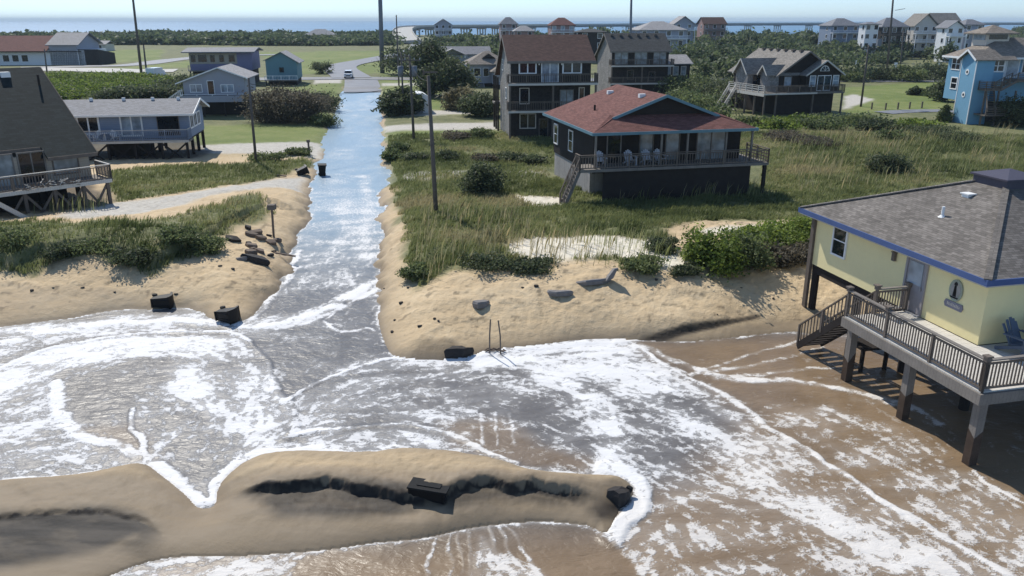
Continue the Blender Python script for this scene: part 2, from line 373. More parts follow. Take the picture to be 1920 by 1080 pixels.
for p in ([(365,235),(640,235),(600,275),(375,272)],[(540,165),(640,150),(645,172),(600,235),(560,180)],[(715,235),(930,232),(930,252),(722,255)],[(745,175),(930,200),(928,214),(745,214)],[(715,140),(850,140),(850,176),(715,182)],
          [(190,95),(310,92),(300,112),(150,122)],[(215,128),(380,112),(380,126),(240,130)],[(480,98),(930,92),(860,136),(540,140)],[(1580,165),(1780,150),(1780,205),(1585,215)],[(1240,160),(1370,165),(1360,235),(1270,200)],[(365,275),(365,235),(480,232),(560,262)]):
    lawn = np.maximum(lawn, zone(p, .5, 1.5, 1.5))
pale = np.zeros(len(GP))                 # shell drives and sandy yards
for p, z in (([(95,425),(200,388),(330,374),(440,348),(520,325),(568,315),(560,345),(500,352),(430,365),(330,398),(250,415),(140,432)],1.0), ([(372,272),(600,262),(604,290),(370,288)],.5), ([(720,232),(930,229),(932,243),(722,243)],.5), ([(735,205),(905,206),(900,213),(735,216)],.5),
             ([(755,320),(1015,318),(1015,328),(760,334)],.7), ([(590,150),(640,146),(640,156),(590,158)],.4), ([(1580,205),(1640,186),(1600,175),(1585,180)],.6), ([(1185,165),(1300,175),(1380,205),(1330,212),(1200,190)],.6)):
    pale = np.maximum(pale, zone(p, z, .5, .5))
for p in ([(716,157),(830,157),(830,160),(716,160)],):
    pale = np.maximum(pale, zone(p, .5, .4, 0))
soil = np.zeros(len(GP))                 # dark ground under raised houses and dark mineral sand plus painted shade on the bar
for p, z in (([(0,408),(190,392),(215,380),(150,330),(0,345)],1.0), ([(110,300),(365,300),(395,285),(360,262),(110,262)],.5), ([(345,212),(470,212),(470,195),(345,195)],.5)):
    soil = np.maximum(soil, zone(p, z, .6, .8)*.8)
mineral_shade = np.zeros(len(GP))  # dark mineral sand, with shade of the near slopes painted in
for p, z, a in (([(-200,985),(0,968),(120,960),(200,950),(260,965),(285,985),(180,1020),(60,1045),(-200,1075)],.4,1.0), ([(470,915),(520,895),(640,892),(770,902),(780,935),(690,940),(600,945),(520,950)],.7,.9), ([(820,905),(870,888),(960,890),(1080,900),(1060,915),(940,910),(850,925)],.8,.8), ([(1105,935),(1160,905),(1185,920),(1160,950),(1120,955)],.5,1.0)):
    q = zone(p, z, .30, .25); q = q*(.85+.15*sm(fbm(GP[:,0]*1.1+9, GP[:,1]*3.2+2, 5), .35, .6)); mineral_shade = np.maximum(mineral_shade, q*a)
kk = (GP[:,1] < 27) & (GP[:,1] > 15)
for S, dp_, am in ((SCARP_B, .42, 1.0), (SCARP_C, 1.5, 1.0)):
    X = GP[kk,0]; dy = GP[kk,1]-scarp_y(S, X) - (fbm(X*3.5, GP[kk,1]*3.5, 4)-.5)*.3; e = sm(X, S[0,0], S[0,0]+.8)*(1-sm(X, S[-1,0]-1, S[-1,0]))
    nn = fbm(X*.8+5, GP[kk,1]*2.5, 5); mineral_shade[kk] = np.maximum(mineral_shade[kk], am*e*sm(dy, -dp_*(.5+1.2*nn), -.06)*(1-sm(dy, -.04, .05)))  # shade below the crest painted in as a near-black band
mineral_shade = np.maximum(mineral_shade, .5*zone([(745,668),(790,640),(850,640),(890,662),(830,678)], .3, .3, .4))
mineral_shade = np.maximum(mineral_shade, .9*(1-sm(dline(GP, SCARP_R), .06+.08*(1-sm(GP[:,0],5,10.5)), .22+.14*(1-sm(GP[:,0],5,10.5)))))  # shade of the scarp face painted in as a thin dark line
wrack = .45*sm(fbm(GP[:,0]*2.3, GP[:,1]*3.1, 4), .66, .74)*(SDW > .8)*(GP[:,1] < 50)*(GP[:,1] > 29)
wet = np.exp(-np.maximum(SDW,0)/np.where(GP[:,1] < 28, 1.6, .55))*(SDW > -.4)
wet = np.maximum(wet, .8*zone([(1180,640),(1420,606),(1560,590),(1560,640),(1300,660)], .2, .5, .4))
wet = np.maximum(wet, .45*zone([(-300,560),(0,545),(200,548),(330,560),(330,590),(0,620),(-300,660)], .4, .5, .6))
wet = np.maximum(wet, .95*sm(GP[:,1], 22.0, 20.3)*(SDW > 0)); wet = np.maximum(wet, .45*sm(GP[:,1], 27, 24)*(SDW > 0))

def attr(me, name, arr):
    a = me.attributes.new(name, 'FLOAT', 'POINT'); a.data.foreach_set("value", np.ascontiguousarray(arr, np.float32))
def grid_mesh(name, X, Y, Z, keep, attrs, mat):
    idx = np.arange(NI*NJ).reshape(NJ, NI)
    q = np.stack([idx[:-1,:-1], idx[:-1,1:], idx[1:,1:], idx[1:,:-1]], -1).reshape(-1,4)
    if keep is not None: q = q[keep[q].any(1)]
    used = np.unique(q); mp = np.full(NI*NJ, -1); mp[used] = np.arange(len(used)); q = mp[q]
    me = bpy.data.meshes.new(name); me.vertices.add(len(used)); me.loops.add(q.size); me.polygons.add(len(q))
    co = np.stack([X.ravel()[used], Y.ravel()[used], Z.ravel()[used]], 1).astype(np.float32)
    me.vertices.foreach_set("co", co.ravel()); me.loops.foreach_set("vertex_index", q.ravel().astype(np.int32))
    me.polygons.foreach_set("loop_start", np.arange(0, q.size, 4, dtype=np.int32)); me.polygons.foreach_set("loop_total", np.full(len(q), 4, np.int32))
    me.update(calc_edges=True); me.polygons.foreach_set("use_smooth", np.ones(len(q), bool))
    for k, v in attrs.items(): attr(me, k, np.asarray(v).ravel()[used])
    me.materials.append(mat); o = bpy.data.objects.new(name, me); COL.objects.link(o); return o

m, nt, n, l, b = nodemat("sand and dune ground")
def A(nm):
    a = n.new("ShaderNodeAttribute"); a.attribute_name = nm; return a.outputs["Fac"]
tc = n.new("ShaderNodeTexCoord"); ob = tc.outputs["Object"]
n1 = noise(n, l, .35, 6, ob); n2 = noise(n, l, 3.5, 5, ob); n3 = noise(n, l, 16, 3, ob)
mp = n.new("ShaderNodeMapping"); mp.inputs["Scale"].default_value = (.5, 2.6, 1); mp.inputs["Rotation"].default_value = (0,0,R(12)); l.new(ob, mp.inputs[0])
nst = noise(n, l, 1.1, 5, mp.outputs[0])
rs = ramp(n, [(.3, (.455,.335,.195)), (.5, (.56,.425,.26)), (.75, (.64,.515,.34))]); l.new(mth(n,l,'MULTIPLY_ADD',n2,.35,mth(n,l,'MULTIPLY',n1,.65)), rs.inputs[0])
col = rs.outputs[0]
rw = ramp(n, [(.35, (.15,.115,.077)), (.7, (.235,.182,.122))]); l.new(nst, rw.inputs[0])
wf = mth(n,l,'MULTIPLY_ADD', mth(n,l,'SUBTRACT',nst,.5), .7, A("wet"), clamp=True)
col = mix(n, l, col, rw.outputs[0], mth(n,l,'MULTIPLY',wf,.92,clamp=True))
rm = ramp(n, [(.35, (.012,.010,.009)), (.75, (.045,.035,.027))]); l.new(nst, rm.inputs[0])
col = mix(n, l, col, rm.outputs[0], A("mineral_shade"))
hollow = ramp(n, [(.3, (.62,.56,.45)), (.8, (.76,.71,.60))]); l.new(n2, hollow.inputs[0])
col = mix(n, l, col, hollow.outputs[0], A("white_sand"))
rg = ramp(n, [(.28, (.06,.072,.026)), (.45, (.125,.135,.055)), (.58, (.185,.18,.085)), (.75, (.25,.22,.12))]); l.new(mth(n,l,'MULTIPLY_ADD',n2,.45,mth(n,l,'MULTIPLY',n1,.55)), rg.inputs[0])
col = mix(n, l, col, rg.outputs[0], A("veg"))
n5 = noise(n, l, .06, 6, ob)
rl = ramp(n, [(.3, (.085,.125,.025)), (.5, (.15,.185,.045)), (.7, (.27,.255,.105))]); l.new(mth(n,l,'MULTIPLY_ADD',n2,.2,mth(n,l,'MULTIPLY_ADD',n1,.4,mth(n,l,'MULTIPLY',n5,.4))), rl.inputs[0])
col = mix(n, l, col, rl.outputs[0], A("lawn"))
rp = ramp(n, [(.3, (.40,.37,.32)), (.8, (.58,.55,.49))]); l.new(n2, rp.inputs[0])
col = mix(n, l, col, rp.outputs[0], A("pale"))
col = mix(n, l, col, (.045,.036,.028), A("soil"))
l.new(col, b.inputs["Base Color"])
rr = mth(n,l,'MULTIPLY_ADD', wf, -.24, .9); l.new(rr, b.inputs["Roughness"]); b.inputs["Specular IOR Level"].default_value = .25
bp = n.new("ShaderNodeBump"); l.new(mth(n,l,'MULTIPLY_ADD', wf, -.62, .72, clamp=True), bp.inputs["Strength"]); bp.inputs["Distance"].default_value = .12
hgt = mth(n,l,'MULTIPLY_ADD', n3, .25, n2); l.new(hgt, bp.inputs["Height"]); l.new(bp.outputs[0], b.inputs["Normal"])
white_sand = np.zeros(len(GP))
for s in SAND_R: white_sand = np.maximum(white_sand, zone(s, 1.7, .6, .6))
gr = grid_mesh("ground", GX, GY, GZ, None, dict(veg=np.maximum(veg, far_veg), lawn=lawn, pale=pale, soil=soil, mineral_shade=np.maximum(mineral_shade, wrack), wet=wet, white_sand=white_sand), m)
tag(gr, kind='structure')

# ------- flood water with foam laid where the photograph shows it
cov = np.zeros(len(GP)); brown = np.zeros(len(GP)); lift = np.zeros(len(GP)); K = SDW < 3
KP = GP[K]; kc = np.zeros(len(KP)); kb = np.zeros(len(KP)); kl = np.zeros(len(KP))
wx = (fbm(KP[:,0]*.7, KP[:,1]*.7, 4)-.5)*1.0; wy = (fbm(KP[:,0]*.7+50, KP[:,1]*.7+20, 4)-.5)*1.0
JP = KP + np.stack([wx, wy], 1)*.55      # slightly wandering edges
def area(pts, v, soft=.5, strength=1., target='c'):
    global kc, kb
    d = sdf(JP, WP(pts)); f = sm(-d, -soft, soft)*strength
    if target == 'c': kc = kc*(1-f) + v*f
    else: kb = kb*(1-f) + v*f
def stroke(pts, w, v, soft=None, up=0., jit=True):
    global kc, kl
    L = smooth_line(WP(pts), 4); Q = JP if jit else KP + np.stack([wx, wy], 1)*.12
    lo, hi = L.min(0)-6, L.max(0)+6; k = ((Q >= lo) & (Q <= hi)).all(1)
    d = dline(Q[k], L); w = w*.82; f = 1 - sm(d, w*.35 if soft is None else w*(1-soft), w*1.25); f = f*(.62+.38*sm(vn(Q[k][:,0]*1.7+3, Q[k][:,1]*1.7), .25, .6)) if w < .6 else f
    c = kc[k]; kc[k] = np.where(v >= c, c + (v-c)*f, c*(1-f) + v*f)
    if up: kl[k] = np.maximum(kl[k], up*f)
y = KP[:,1]
kc[:] = .42
kc[y > 36] = .40
kc[:] = np.where(y > 48, .40 - .18*sm(y, 48, 85), kc)
kc += (fbm(KP[:,0]*.35, KP[:,1]*.12, 3)-.5)*.35*(y > 34)
# pool on the left
area([(-300,650),(0,615),(150,600),(300,585),(390,587),(405,603),(250,617),(120,637),(0,668),(-300,720)], .66, .5)
area([(-300,690),(0,690),(60,662),(150,640),(250,627),(420,624),(470,645),(505,690),(545,745),(556,800),(520,850),(400,900),(370,940),(300,890),(270,870),(0,900),(-300,930)], .40, .3)
area([(-300,720),(0,700),(100,680),(120,760),(205,830),(150,880),(0,895),(-300,930)], .55, .5)
area([(60,665),(150,642),(300,632),(430,632),(480,660),(470,680),(350,668),(220,670),(130,690),(60,715),(-40,740),(-40,700)], .88, .35)
area([(122,712),(190,688),(265,668),(330,672),(300,715),(262,745),(262,800),(285,850),(262,856),(215,832),(160,800),(118,760)], .20, .35)
area([(330,700),(372,680),(385,720),(420,760),(400,800),(340,760),(318,720)], .82, .6)
area([(262,760),(320,745),(370,770),(350,830),(310,860),(285,835)], .33, .4)
area([(420,640),(480,668),(500,690),(470,700),(425,668)], .50, .3)
area([(440,700),(500,690),(530,740),(520,800),(450,830),(410,800),(430,750)], .72, .5)
area([(330,850),(420,800),(440,830),(400,880),(370,890)], .42, .4)
stroke([(105,715),(104,760),(130,800),(165,826),(215,836),(262,856)], .32, .97, .6, .05)
stroke([(245,770),(256,812),(276,848),(285,872),(330,912),(370,946)], .17, .97, .7, .05)
stroke([(345,790),(310,830),(296,868),(320,895)], .30, .70, .95)
stroke([(0,690),(60,664),(150,641),(250,628),(350,621),(425,624),(465,642),(497,672),(507,706)], .17, 1, .6, .05)
stroke([(505,706),(525,735),(548,762),(556,800),(530,825)], .28, .92, .6, .05)
stroke([(290,872),(340,915),(372,945),(398,940),(412,900),(465,860),(560,846),(680,850),(760,843)], .34, .97, .6, .06)
stroke([(0,903),(120,894),(200,883),(268,868)], .18, .95, .6)
stroke([(470,830),(540,826),(590,835),(640,842)], .5, .9, .8)
# channel from the street
area([(600,600),(650,562),(700,560),(716,640),(640,640)], .24, .25)
area([(505,570),(545,545),(620,540),(640,555),(560,588),(500,592)], .17, .35)
area([(462,640),(600,612),(700,640),(728,655),(640,690),(545,745),(505,690)], .22, .45)
area([(460,645),(560,628),(690,650),(560,668),(480,668)], .26, .5, .7)
stroke([(702,528),(655,556),(600,585),(530,606),(455,612),(380,603),(300,603),(200,608),(100,624),(0,645)], .55, .92, .7, .06)
stroke([(700,545),(650,572),(590,600),(520,616)], .30, .80, .9)
stroke([(560,470),(540,520),(505,568),(470,596)], .25, .85, .8, .04)
stroke([(610,604),(642,622),(690,616),(705,622)], .14, .93, .6)
stroke([(615,600),(650,560)], .10, .85, .6)
stroke([(590,500),(630,470),(650,430),(640,390)], 1.0, .55, 1)
stroke([(690,500),(680,440),(690,380),(680,330)], .9, .58, 1)
# sheet in the middle
area([(545,748),(640,702),(745,672),(900,662),(1180,642),(1380,757),(1620,918),(1900,1085),(2200,1300),(1250,1300),(1130,1010),(1190,925),(1160,893),(1010,880),(850,848),(640,845),(520,830)], .44, .25)
area([(600,735),(700,690),(860,680),(960,690),(1000,740),(900,780),(700,790),(620,780)], .46, .5)
area([(860,660),(1000,650),(1180,642),(1260,690),(1300,745),(1180,720),(1050,690),(900,690)], .84, .4)
area([(1130,735),(1200,728),(1240,760),(1180,790),(1120,770)], .40, .4)
area([(1260,765),(1340,760),(1400,800),(1360,830),(1280,810)], .38, .4)
area([(640,790),(760,795),(860,800),(1000,850),(960,870),(840,845),(700,830)], .36, .3)
area([(850,795),(940,790),(1010,830),(1100,865),(1060,885),(940,858)], .20, .35)
area([(880,750),(1000,752),(1060,790),(1050,840),(960,820),(890,790)], .36, .4)
area([(565,822),(680,806),(770,806),(840,835),(760,842),(600,845)], .72, .3)
area([(1240,860),(1400,900),(1560,1000),(1700,1085),(1300,1085),(1190,1000),(1215,930)], .46, .8)
area([(1230,930),(1330,960),(1420,1040),(1300,1085),(1180,1050),(1180,980)], .34, .6)
stroke([(545,820),(650,802),(760,797),(830,810),(900,840),(975,868)], .16, .93, .7, .05)
stroke([(560,812),(600,806),(640,806)], .3, .9, .8)
stroke([(1020,700),(1100,740),(1140,790),(1150,850),(1158,885)], .9, .80, .95)
stroke([(1050,665),(1180,728),(1290,795),(1430,890),(1600,995),(1800,1085)], 1.1, .74, .95)
stroke([(1190,660),(1280,720),(1380,790),(1500,870)], .5, .72, .9)
for a in (905,935,965): stroke([(a-8,775),(a-4,810),(a+2,835)], .10, .62, .9)
stroke([(543,750),(600,716),(680,686),(748,669)], .14, 1, .5, .05)
stroke([(748,669),(830,673),(920,660),(1010,651),(1100,641),(1185,640)], .40, .97, .7, .06)
stroke([(1182,641),(1262,692),(1382,757),(1500,838),(1620,914),(1750,1000),(1900,1085)], .15, 1, .5, .06)
stroke([(1420,905),(1500,950),(1600,1010),(1700,1070)], .5, .74, .9)
# plume at the end of the bar
stroke([(1135,872),(1170,884),(1200,905),(1206,935),(1185,965),(1160,988),(1143,1010)], .42, .98, .5, .10)
# brown water on the right
area([(1182,641),(1300,642),(1420,629),(1540,630),(1760,642),(1960,692),(2500,760),(2400,1500),(1990,1140),(1900,1080),(1620,908),(1382,750)], .16, .15)
area([(1440,760),(1560,760),(1680,800),(1900,930),(2100,1100),(1990,1140),(1900,1070),(1620,900),(1440,780)], .42, .5)
area([(1240,655),(1330,650),(1480,650),(1520,690),(1380,695)], .08, .4)
stroke([(1190,643),(1290,685),(1385,712),(1480,712),(1560,725),(1640,745),(1700,765)], .34, .84, .85, .05)
stroke([(1300,700),(1380,690),(1460,672),(1540,655)], .22, .52, .9); stroke([(1340,708),(1430,700),(1500,690),(1560,690)], .20, .60, .9); stroke([(1330,690),(1420,660),(1500,640)], .16, .46, .9)
stroke([(1600,748),(1700,762),(1760,790)], .30, .62, .9)
stroke([(1818,878),(1850,905),(1920,945),(2000,985)], .08, .9, .6)
# wash in the foreground
area([(1137,1003),(1000,978),(700,1018),(330,1044),(0,1180),(0,1400),(1300,1400),(1180,1060)], .05, .2)
area([(200,1100),(290,1060),(420,1050),(560,1046),(560,1075),(420,1100),(300,1130)], .60, .25)
stroke([(250,1075),(330,1050),(430,1048),(540,1042),(640,1030)], .22, .66, .9)
for k, (a, c) in enumerate(((850,835),(858,862),(880,880),(905,950),(920,985),(940,1015),(830,800))):
    stroke([(a,968+k%3*8),((a+c)/2,1020),(c,1085)], .10, .50, .95)
area([(905,1010),(960,1040),(1030,1085),(860,1090),(880,1050)], .60, .25)
# colour of the water itself
area([(1182,641),(1300,642),(1420,629),(1540,630),(2500,700),(2400,1500),(-300,1500),(0,1180),(330,1044),(700,1018),(1137,1000),(1160,960),(1300,900),(1400,780)], 1, 1.2, 1, 'b')
area([(830,790),(940,785),(1010,830),(1120,865),(1100,890),(940,865),(850,840)], .75, .5, 1, 'b')
area([(250,800),(300,860),(260,868),(130,800)], .6, .5, 1, 'b')
stk = fbm((KP[:,0]*.9+KP[:,1]*.25+wx)*.55, (KP[:,1]-.25*KP[:,0]+wy)*1.5, 5)-.5
kc = kc - .8*stk*sm(kc,.1,.35)*(1-.8*sm(kc,.86,.97)) - .03*(kc < .9)
# streaks combed along the way the water runs
FL = [[(0,680),(150,645),(300,632),(430,640),(500,690),(540,760),(520,830),(430,850),(380,940)],[(0,760),(100,700),(250,665),(350,690),(400,760),(380,830),(350,900),(375,945)],[(0,850),(100,830),(200,840),(270,860),(340,920)],[(130,740),(220,720),(300,760),(290,850)],[(0,630),(150,612),(300,600),(450,605),(560,580),(660,545),(700,525)],
 [(640,170),(640,300),(640,420),(620,520),(540,600)],[(690,200),(670,400),(680,520),(640,600)],[(480,650),(600,630),(720,655)],[(540,735),(620,690),(720,665)],[(560,760),(700,700),(900,690),(1100,700),(1250,760),(1450,890),(1700,1060)],[(560,810),(700,780),(850,770),(1000,790),(1130,860)],[(1180,645),(1400,760),(1650,930),(1900,1080)],[(750,675),(950,665),(1180,650)],
 [(1000,700),(1100,760),(1140,830),(1160,890),(1200,920),(1180,970),(1140,1010)],[(550,825),(700,808),(850,830),(1000,880)],[(1250,900),(1400,960),(1600,1080)],[(1200,645),(1400,710),(1560,720),(1700,765),(1900,900)],[(1450,760),(1650,850),(1900,1000)],[(1300,650),(1500,640),(1700,680)],[(250,1070),(450,1045),(700,1020),(1000,985)],[(850,970),(850,1080)],[(900,1000),(1000,1080)]]
gx0, gy0, gs = -42., 12., .25; nx, ny = 336, 280
FX, FY = np.meshgrid(gx0+np.arange(nx)*gs, gy0+np.arange(ny)*gs); FP = np.stack([FX.ravel(), FY.ravel()], 1); C2 = np.zeros(len(FP)); S2 = np.zeros(len(FP))
for f in FL:
    ln = smooth_line(WP(f), 3)
    for p0, p1 in zip(ln[:-1], ln[1:]):
        e = p1-p0; Le = np.hypot(*e); th_ = 2*math.atan2(e[1], e[0]); mid = (p0+p1)/2
        w_ = Le/(((FP-mid)**2).sum(1)+.5)**1.5; C2 += w_*math.cos(th_); S2 += w_*math.sin(th_)
ANG = (np.arctan2(S2, C2)/2 + (fbm(FP[:,0]*.35, FP[:,1]*.35, 3)-.5)*1.3).reshape(ny, nx)
def fdir(Q):
    i = np.clip(((Q[:,0]-gx0)/gs+.5).astype(int), 0, nx-1); j = np.clip(((Q[:,1]-gy0)/gs+.5).astype(int), 0, ny-1); a = ANG[j,i]; return np.stack([np.cos(a), np.sin(a)], 1)
acc = np.zeros(len(KP)); wt_ = 0.
for sg in (1,-1):
    Q = KP.copy(); d = fdir(Q)*sg
    for st in range(9):
        ww = 1-st/9; acc += ww*(.62*vn(Q[:,0]*7.5, Q[:,1]*7.5) + .38*vn(Q[:,0]*3.1+31, Q[:,1]*3.1)); wt_ += ww
        nd = fdir(Q)*sg; fl = (nd*d).sum(1) < 0; nd[fl] *= -1; d = nd; Q = Q + d*.13
sht = np.zeros(len(KP))
for sg in (1,-1):
    Q = KP.copy(); d = fdir(Q)*sg
    for st in range(3):
        sht += (1-.2*st)*(.75*vn(Q[:,0]*7+11, Q[:,1]*7+3) + .25*vn(Q[:,0]*11, Q[:,1]*11))
        nd = fdir(Q)*sg; fl = (nd*d).sum(1) < 0; nd[fl] *= -1; d = nd; Q = Q + d*.05
acc = (acc-acc.mean())/acc.std(); sht = (sht-sht.mean())/sht.std(); lic = np.zeros(len(GP)) + .5; lic[K] = np.clip(.5+.13*acc+.155*sht, 0, 1)
cov[K] = np.clip(kc, 0, 1); brown[K] = kb; lift[K] = kl*.7
edge = np.exp(-np.abs(SDW+.05)/.10)*(GP[:,1] < 75)*(vn(GP[:,0]*1.3, GP[:,1]*1.3) > .35)
cov = np.maximum(cov, edge*.8*np.where(GP[:,1] < 34, .8, 1))
WZ = lift + .035*(fbm(GP[:,0]*1.5, GP[:,1]*1.5, 4)-.5)*sm(-SDW, 0, .8) + .05*sm(GP[:,1],130,160)
WZ = np.where(SDW > 0, np.minimum(WZ, GZ-.03), WZ)
flow = np.clip(sm(GP[:,1], 36, 60), 0, 1)

m, nt, n, l, b = nodemat("foaming flood water")
tc = n.new("ShaderNodeTexCoord"); ob = tc.outputs["Object"]
dn = n.new("ShaderNodeTexNoise"); dn.inputs["Scale"].default_value = .9; dn.inputs["Detail"].default_value = 3; l.new(ob, dn.inputs["Vector"])
vm = n.new("ShaderNodeVectorMath"); vm.operation = 'MULTIPLY_ADD'; l.new(dn.outputs["Color"], vm.inputs[0]); vm.inputs[1].default_value = (1.1,1.1,0); l.new(ob, vm.inputs[2])
def vor(scale, vec, feat='DISTANCE_TO_EDGE'):
    v = n.new("ShaderNodeTexVoronoi"); v.feature = feat; v.inputs["Scale"].default_value = scale; l.new(vec, v.inputs["Vector"]); return v.outputs["Distance"]
mp = n.new("ShaderNodeMapping"); mp.inputs["Scale"].default_value = (.62,1.5,1); mp.inputs["Rotation"].default_value = (0,0,R(-24)); l.new(vm.outputs[0], mp.inputs[0])
c1 = vor(2.6, mp.outputs[0]); c2 = vor(5.5, mp.outputs[0])
cell = mth(n,l,'ADD', mth(n,l,'MULTIPLY',c1,1.15), mth(n,l,'MULTIPLY',c2,.75))
fb = noise(n, l, 1.3, 8, mp.outputs[0], .66); fb2 = noise(n, l, 5.5, 5, mp.outputs[0], .62)
cva = n.new("ShaderNodeAttribute"); cva.attribute_name = "cov"; cvf = cva.outputs["Fac"]
fa = n.new("ShaderNodeAttribute"); fa.attribute_name = "flow"; lca = n.new("ShaderNodeAttribute"); lca.attribute_name = "lic"
mpr = n.new("ShaderNodeMapping"); mpr.inputs["Scale"].default_value = (.75,.55,1); l.new(ob, mpr.inputs[0])
fb3 = noise(n, l, 15, 4, ob, .6); c3 = vor(7.5, vm.outputs[0])
tA = mth(n,l,'MULTIPLY_ADD', lca.outputs["Fac"], 1.0, mth(n,l,'MULTIPLY_ADD', mth(n,l,'ADD',c2,c3), .55, mth(n,l,'MULTIPLY_ADD', mth(n,l,'SUBTRACT',fb2,.5), .65, mth(n,l,'MULTIPLY_ADD', mth(n,l,'SUBTRACT',fb,.5), .22, mth(n,l,'MULTIPLY_ADD', mth(n,l,'SUBTRACT',fb3,.5), .95, -.13)))))
fb4 = noise(n, l, 8.5, 4, mpr.outputs[0], .68)
tB = mth(n,l,'MULTIPLY_ADD', mth(n,l,'SUBTRACT',fb4,.5), 2.6, mth(n,l,'MULTIPLY_ADD', mth(n,l,'SUBTRACT',fb3,.5), 1.0, mth(n,l,'MULTIPLY_ADD', mth(n,l,'SUBTRACT',fb,.5), .6, mth(n,l,'MULTIPLY_ADD', c3, .6, .40))))
th = mth(n,l,'ADD', tA, mth(n,l,'MULTIPLY', fa.outputs["Fac"], mth(n,l,'SUBTRACT', tB, tA)))
foam = mth(n,l,'MULTIPLY_ADD', mth(n,l,'SUBTRACT', mth(n,l,'MULTIPLY',cvf,1.15), th), 3.0, .20, clamp=True)
foam = mth(n,l,'MULTIPLY', foam, mth(n,l,'MULTIPLY', cvf, 4.0, clamp=True))
foam = mth(n,l,'MULTIPLY', foam, mth(n,l,'MULTIPLY_ADD', cvf, .40, .66, clamp=True))
thin = mth(n,l,'MULTIPLY', mth(n,l,'POWER', cvf, 1.9), .60)      # milky film between the cells
foam = mth(n,l,'MAXIMUM', foam, thin)
ba = n.new("ShaderNodeAttribute"); ba.attribute_name = "brown"
nb = noise(n, l, .5, 5, ob)
rgrey = ramp(n, [(.3,(.085,.077,.071)),(.7,(.125,.114,.106))]); l.new(nb, rgrey.inputs[0])
rbrown = ramp(n, [(.3,(.17,.115,.065)),(.7,(.25,.175,.105))]); l.new(nb, rbrown.inputs[0])
wc = mix(n, l, rgrey.outputs[0], rbrown.outputs[0], ba.outputs["Fac"])
wc = mix(n, l, wc, (.22,.32,.40), fa.outputs["Fac"])  # sky reflection on the street put into the base colour
fc = mix(n, l, (.73,.725,.72), (.66,.61,.54), mth(n,l,'MULTIPLY', ba.outputs["Fac"], .55))
col = mix(n, l, wc, fc, foam); l.new(col, b.inputs["Base Color"])
l.new(mth(n,l,'MULTIPLY_ADD', foam, .35, .36), b.inputs["Roughness"]); b.inputs["IOR"].default_value = 1.33
w1 = noise(n, l, 2.2, 5, mp.outputs[0]); w2 = noise(n, l, 9, 3, mp.outputs[0])
hh = mth(n,l,'ADD', mth(n,l,'MULTIPLY_ADD', w2, .22, w1), mth(n,l,'MULTIPLY', foam, .6))
bp = n.new("ShaderNodeBump"); bp.inputs["Strength"].default_value = .5; bp.inputs["Distance"].default_value = .10
l.new(hh, bp.inputs["Height"]); l.new(bp.outputs[0], b.inputs["Normal"])
wo = grid_mesh("flood_water", GX, GY, WZ.reshape(NJ,NI), SDW < .25, dict(cov=cov, brown=brown, flow=flow, lic=lic), m); tag(wo, kind='structure')

# ------- the sound beyond the trees
m, nt, n, l, b = nodemat("sound water"); tc = n.new("ShaderNodeTexCoord")
mp = n.new("ShaderNodeMapping"); mp.inputs["Scale"].default_value = (.3,1,1); l.new(tc.outputs["Object"], mp.inputs[0])
f1 = noise(n, l, .004, 5, mp.outputs[0]); rw = ramp(n, [(.35,(.045,.125,.21)),(.65,(.075,.18,.28))]); l.new(f1, rw.inputs[0]); l.new(rw.outputs[0], b.inputs["Base Color"])
b.inputs["Roughness"].default_value = .35; b.inputs["IOR"].default_value = 1.33
bp = n.new("ShaderNodeBump"); bp.inputs["Strength"].default_value = .6; bp.inputs["Distance"].default_value = .6; l.new(noise(n, l, .12, 4, mp.outputs[0]), bp.inputs["Height"]); l.new(bp.outputs[0], b.inputs["Normal"])
sw = MB().add([(-16000,520,-.6),(16000,520,-.6),(16000,18000,-.6),(-16000,18000,-.6)], [(0,1,2,3)]).build("sound_water", m); tag(sw, kind='structure')

def gz(x, y): return float(ground_z([(x, y)])[0])
def GG(px, py, z=.6, it=4):              # sight line onto the ground itself
    for _ in range(it):
        x, y = G(px, py, z); z = .5*z + .5*gz(x, y)
    x, y = G(px, py, z); return (x, y, gz(x, y))
# ------- roads: sheets laid just over the ground
def road(name, pts, width, mat, z=.5, lift=.06, edge=True):
    L = smooth_line([G(a,c,z) for a,c in pts], 8); mb = MB(); vs = []; fs = []
    T_ = np.gradient(L, axis=0); T_ /= np.linalg.norm(T_, axis=1)[:,None]; N_ = np.stack([-T_[:,1], T_[:,0]], 1)
    ks = np.linspace(-.5, .5, 7); P = np.concatenate([L + N_*width*k for k in ks]); Z = ground_z(P).reshape(7,-1).max(0) + lift
    for i in range(len(L)):
        for k in ks: vs.append((*(L[i]+N_[i]*width*k), Z[i]))
    for i in range(len(L)-1):
        for k in range(6): fs.append((i*7+k, i*7+k+1, (i+1)*7+k+1, (i+1)*7+k))
    mb.add(vs, fs); o = mb.build(name, mat); tag(o, kind='structure')
    return L, N_, Z
M['asphalt'] = paint("grey asphalt", (.20,.20,.21), .55, .2, .25); M['shell'] = paint("pale shell gravel", (.52,.50,.46), .9, .12, .6); M['line'] = paint("yellow road paint", (.5,.4,.08), .7, .1, 1)
L, N_, Z = road("street", [(680,171),(679,160),(676,148)], 7.2, M['asphalt'], .3, .03)
L, N_, Z = road("highway", [(-300,150),(250,150),(560,148),(645,147),(740,148),(1000,150),(1900,152),(2300,152)], 8.5, M['asphalt'], .5, .1)
mb = MB()
for i in range(len(L)-1):
    for s in (-.15,.15):
        a = L[i]+N_[i]*s; c = L[i+1]+N_[i+1]*s; mb.add([(*(a-N_[i]*.06),Z[i]+.01),(*(a+N_[i]*.06),Z[i]+.01),(*(c+N_[i]*.06),Z[i+1]+.01),(*(c-N_[i]*.06),Z[i+1]+.01)], [(0,1,2,3)])
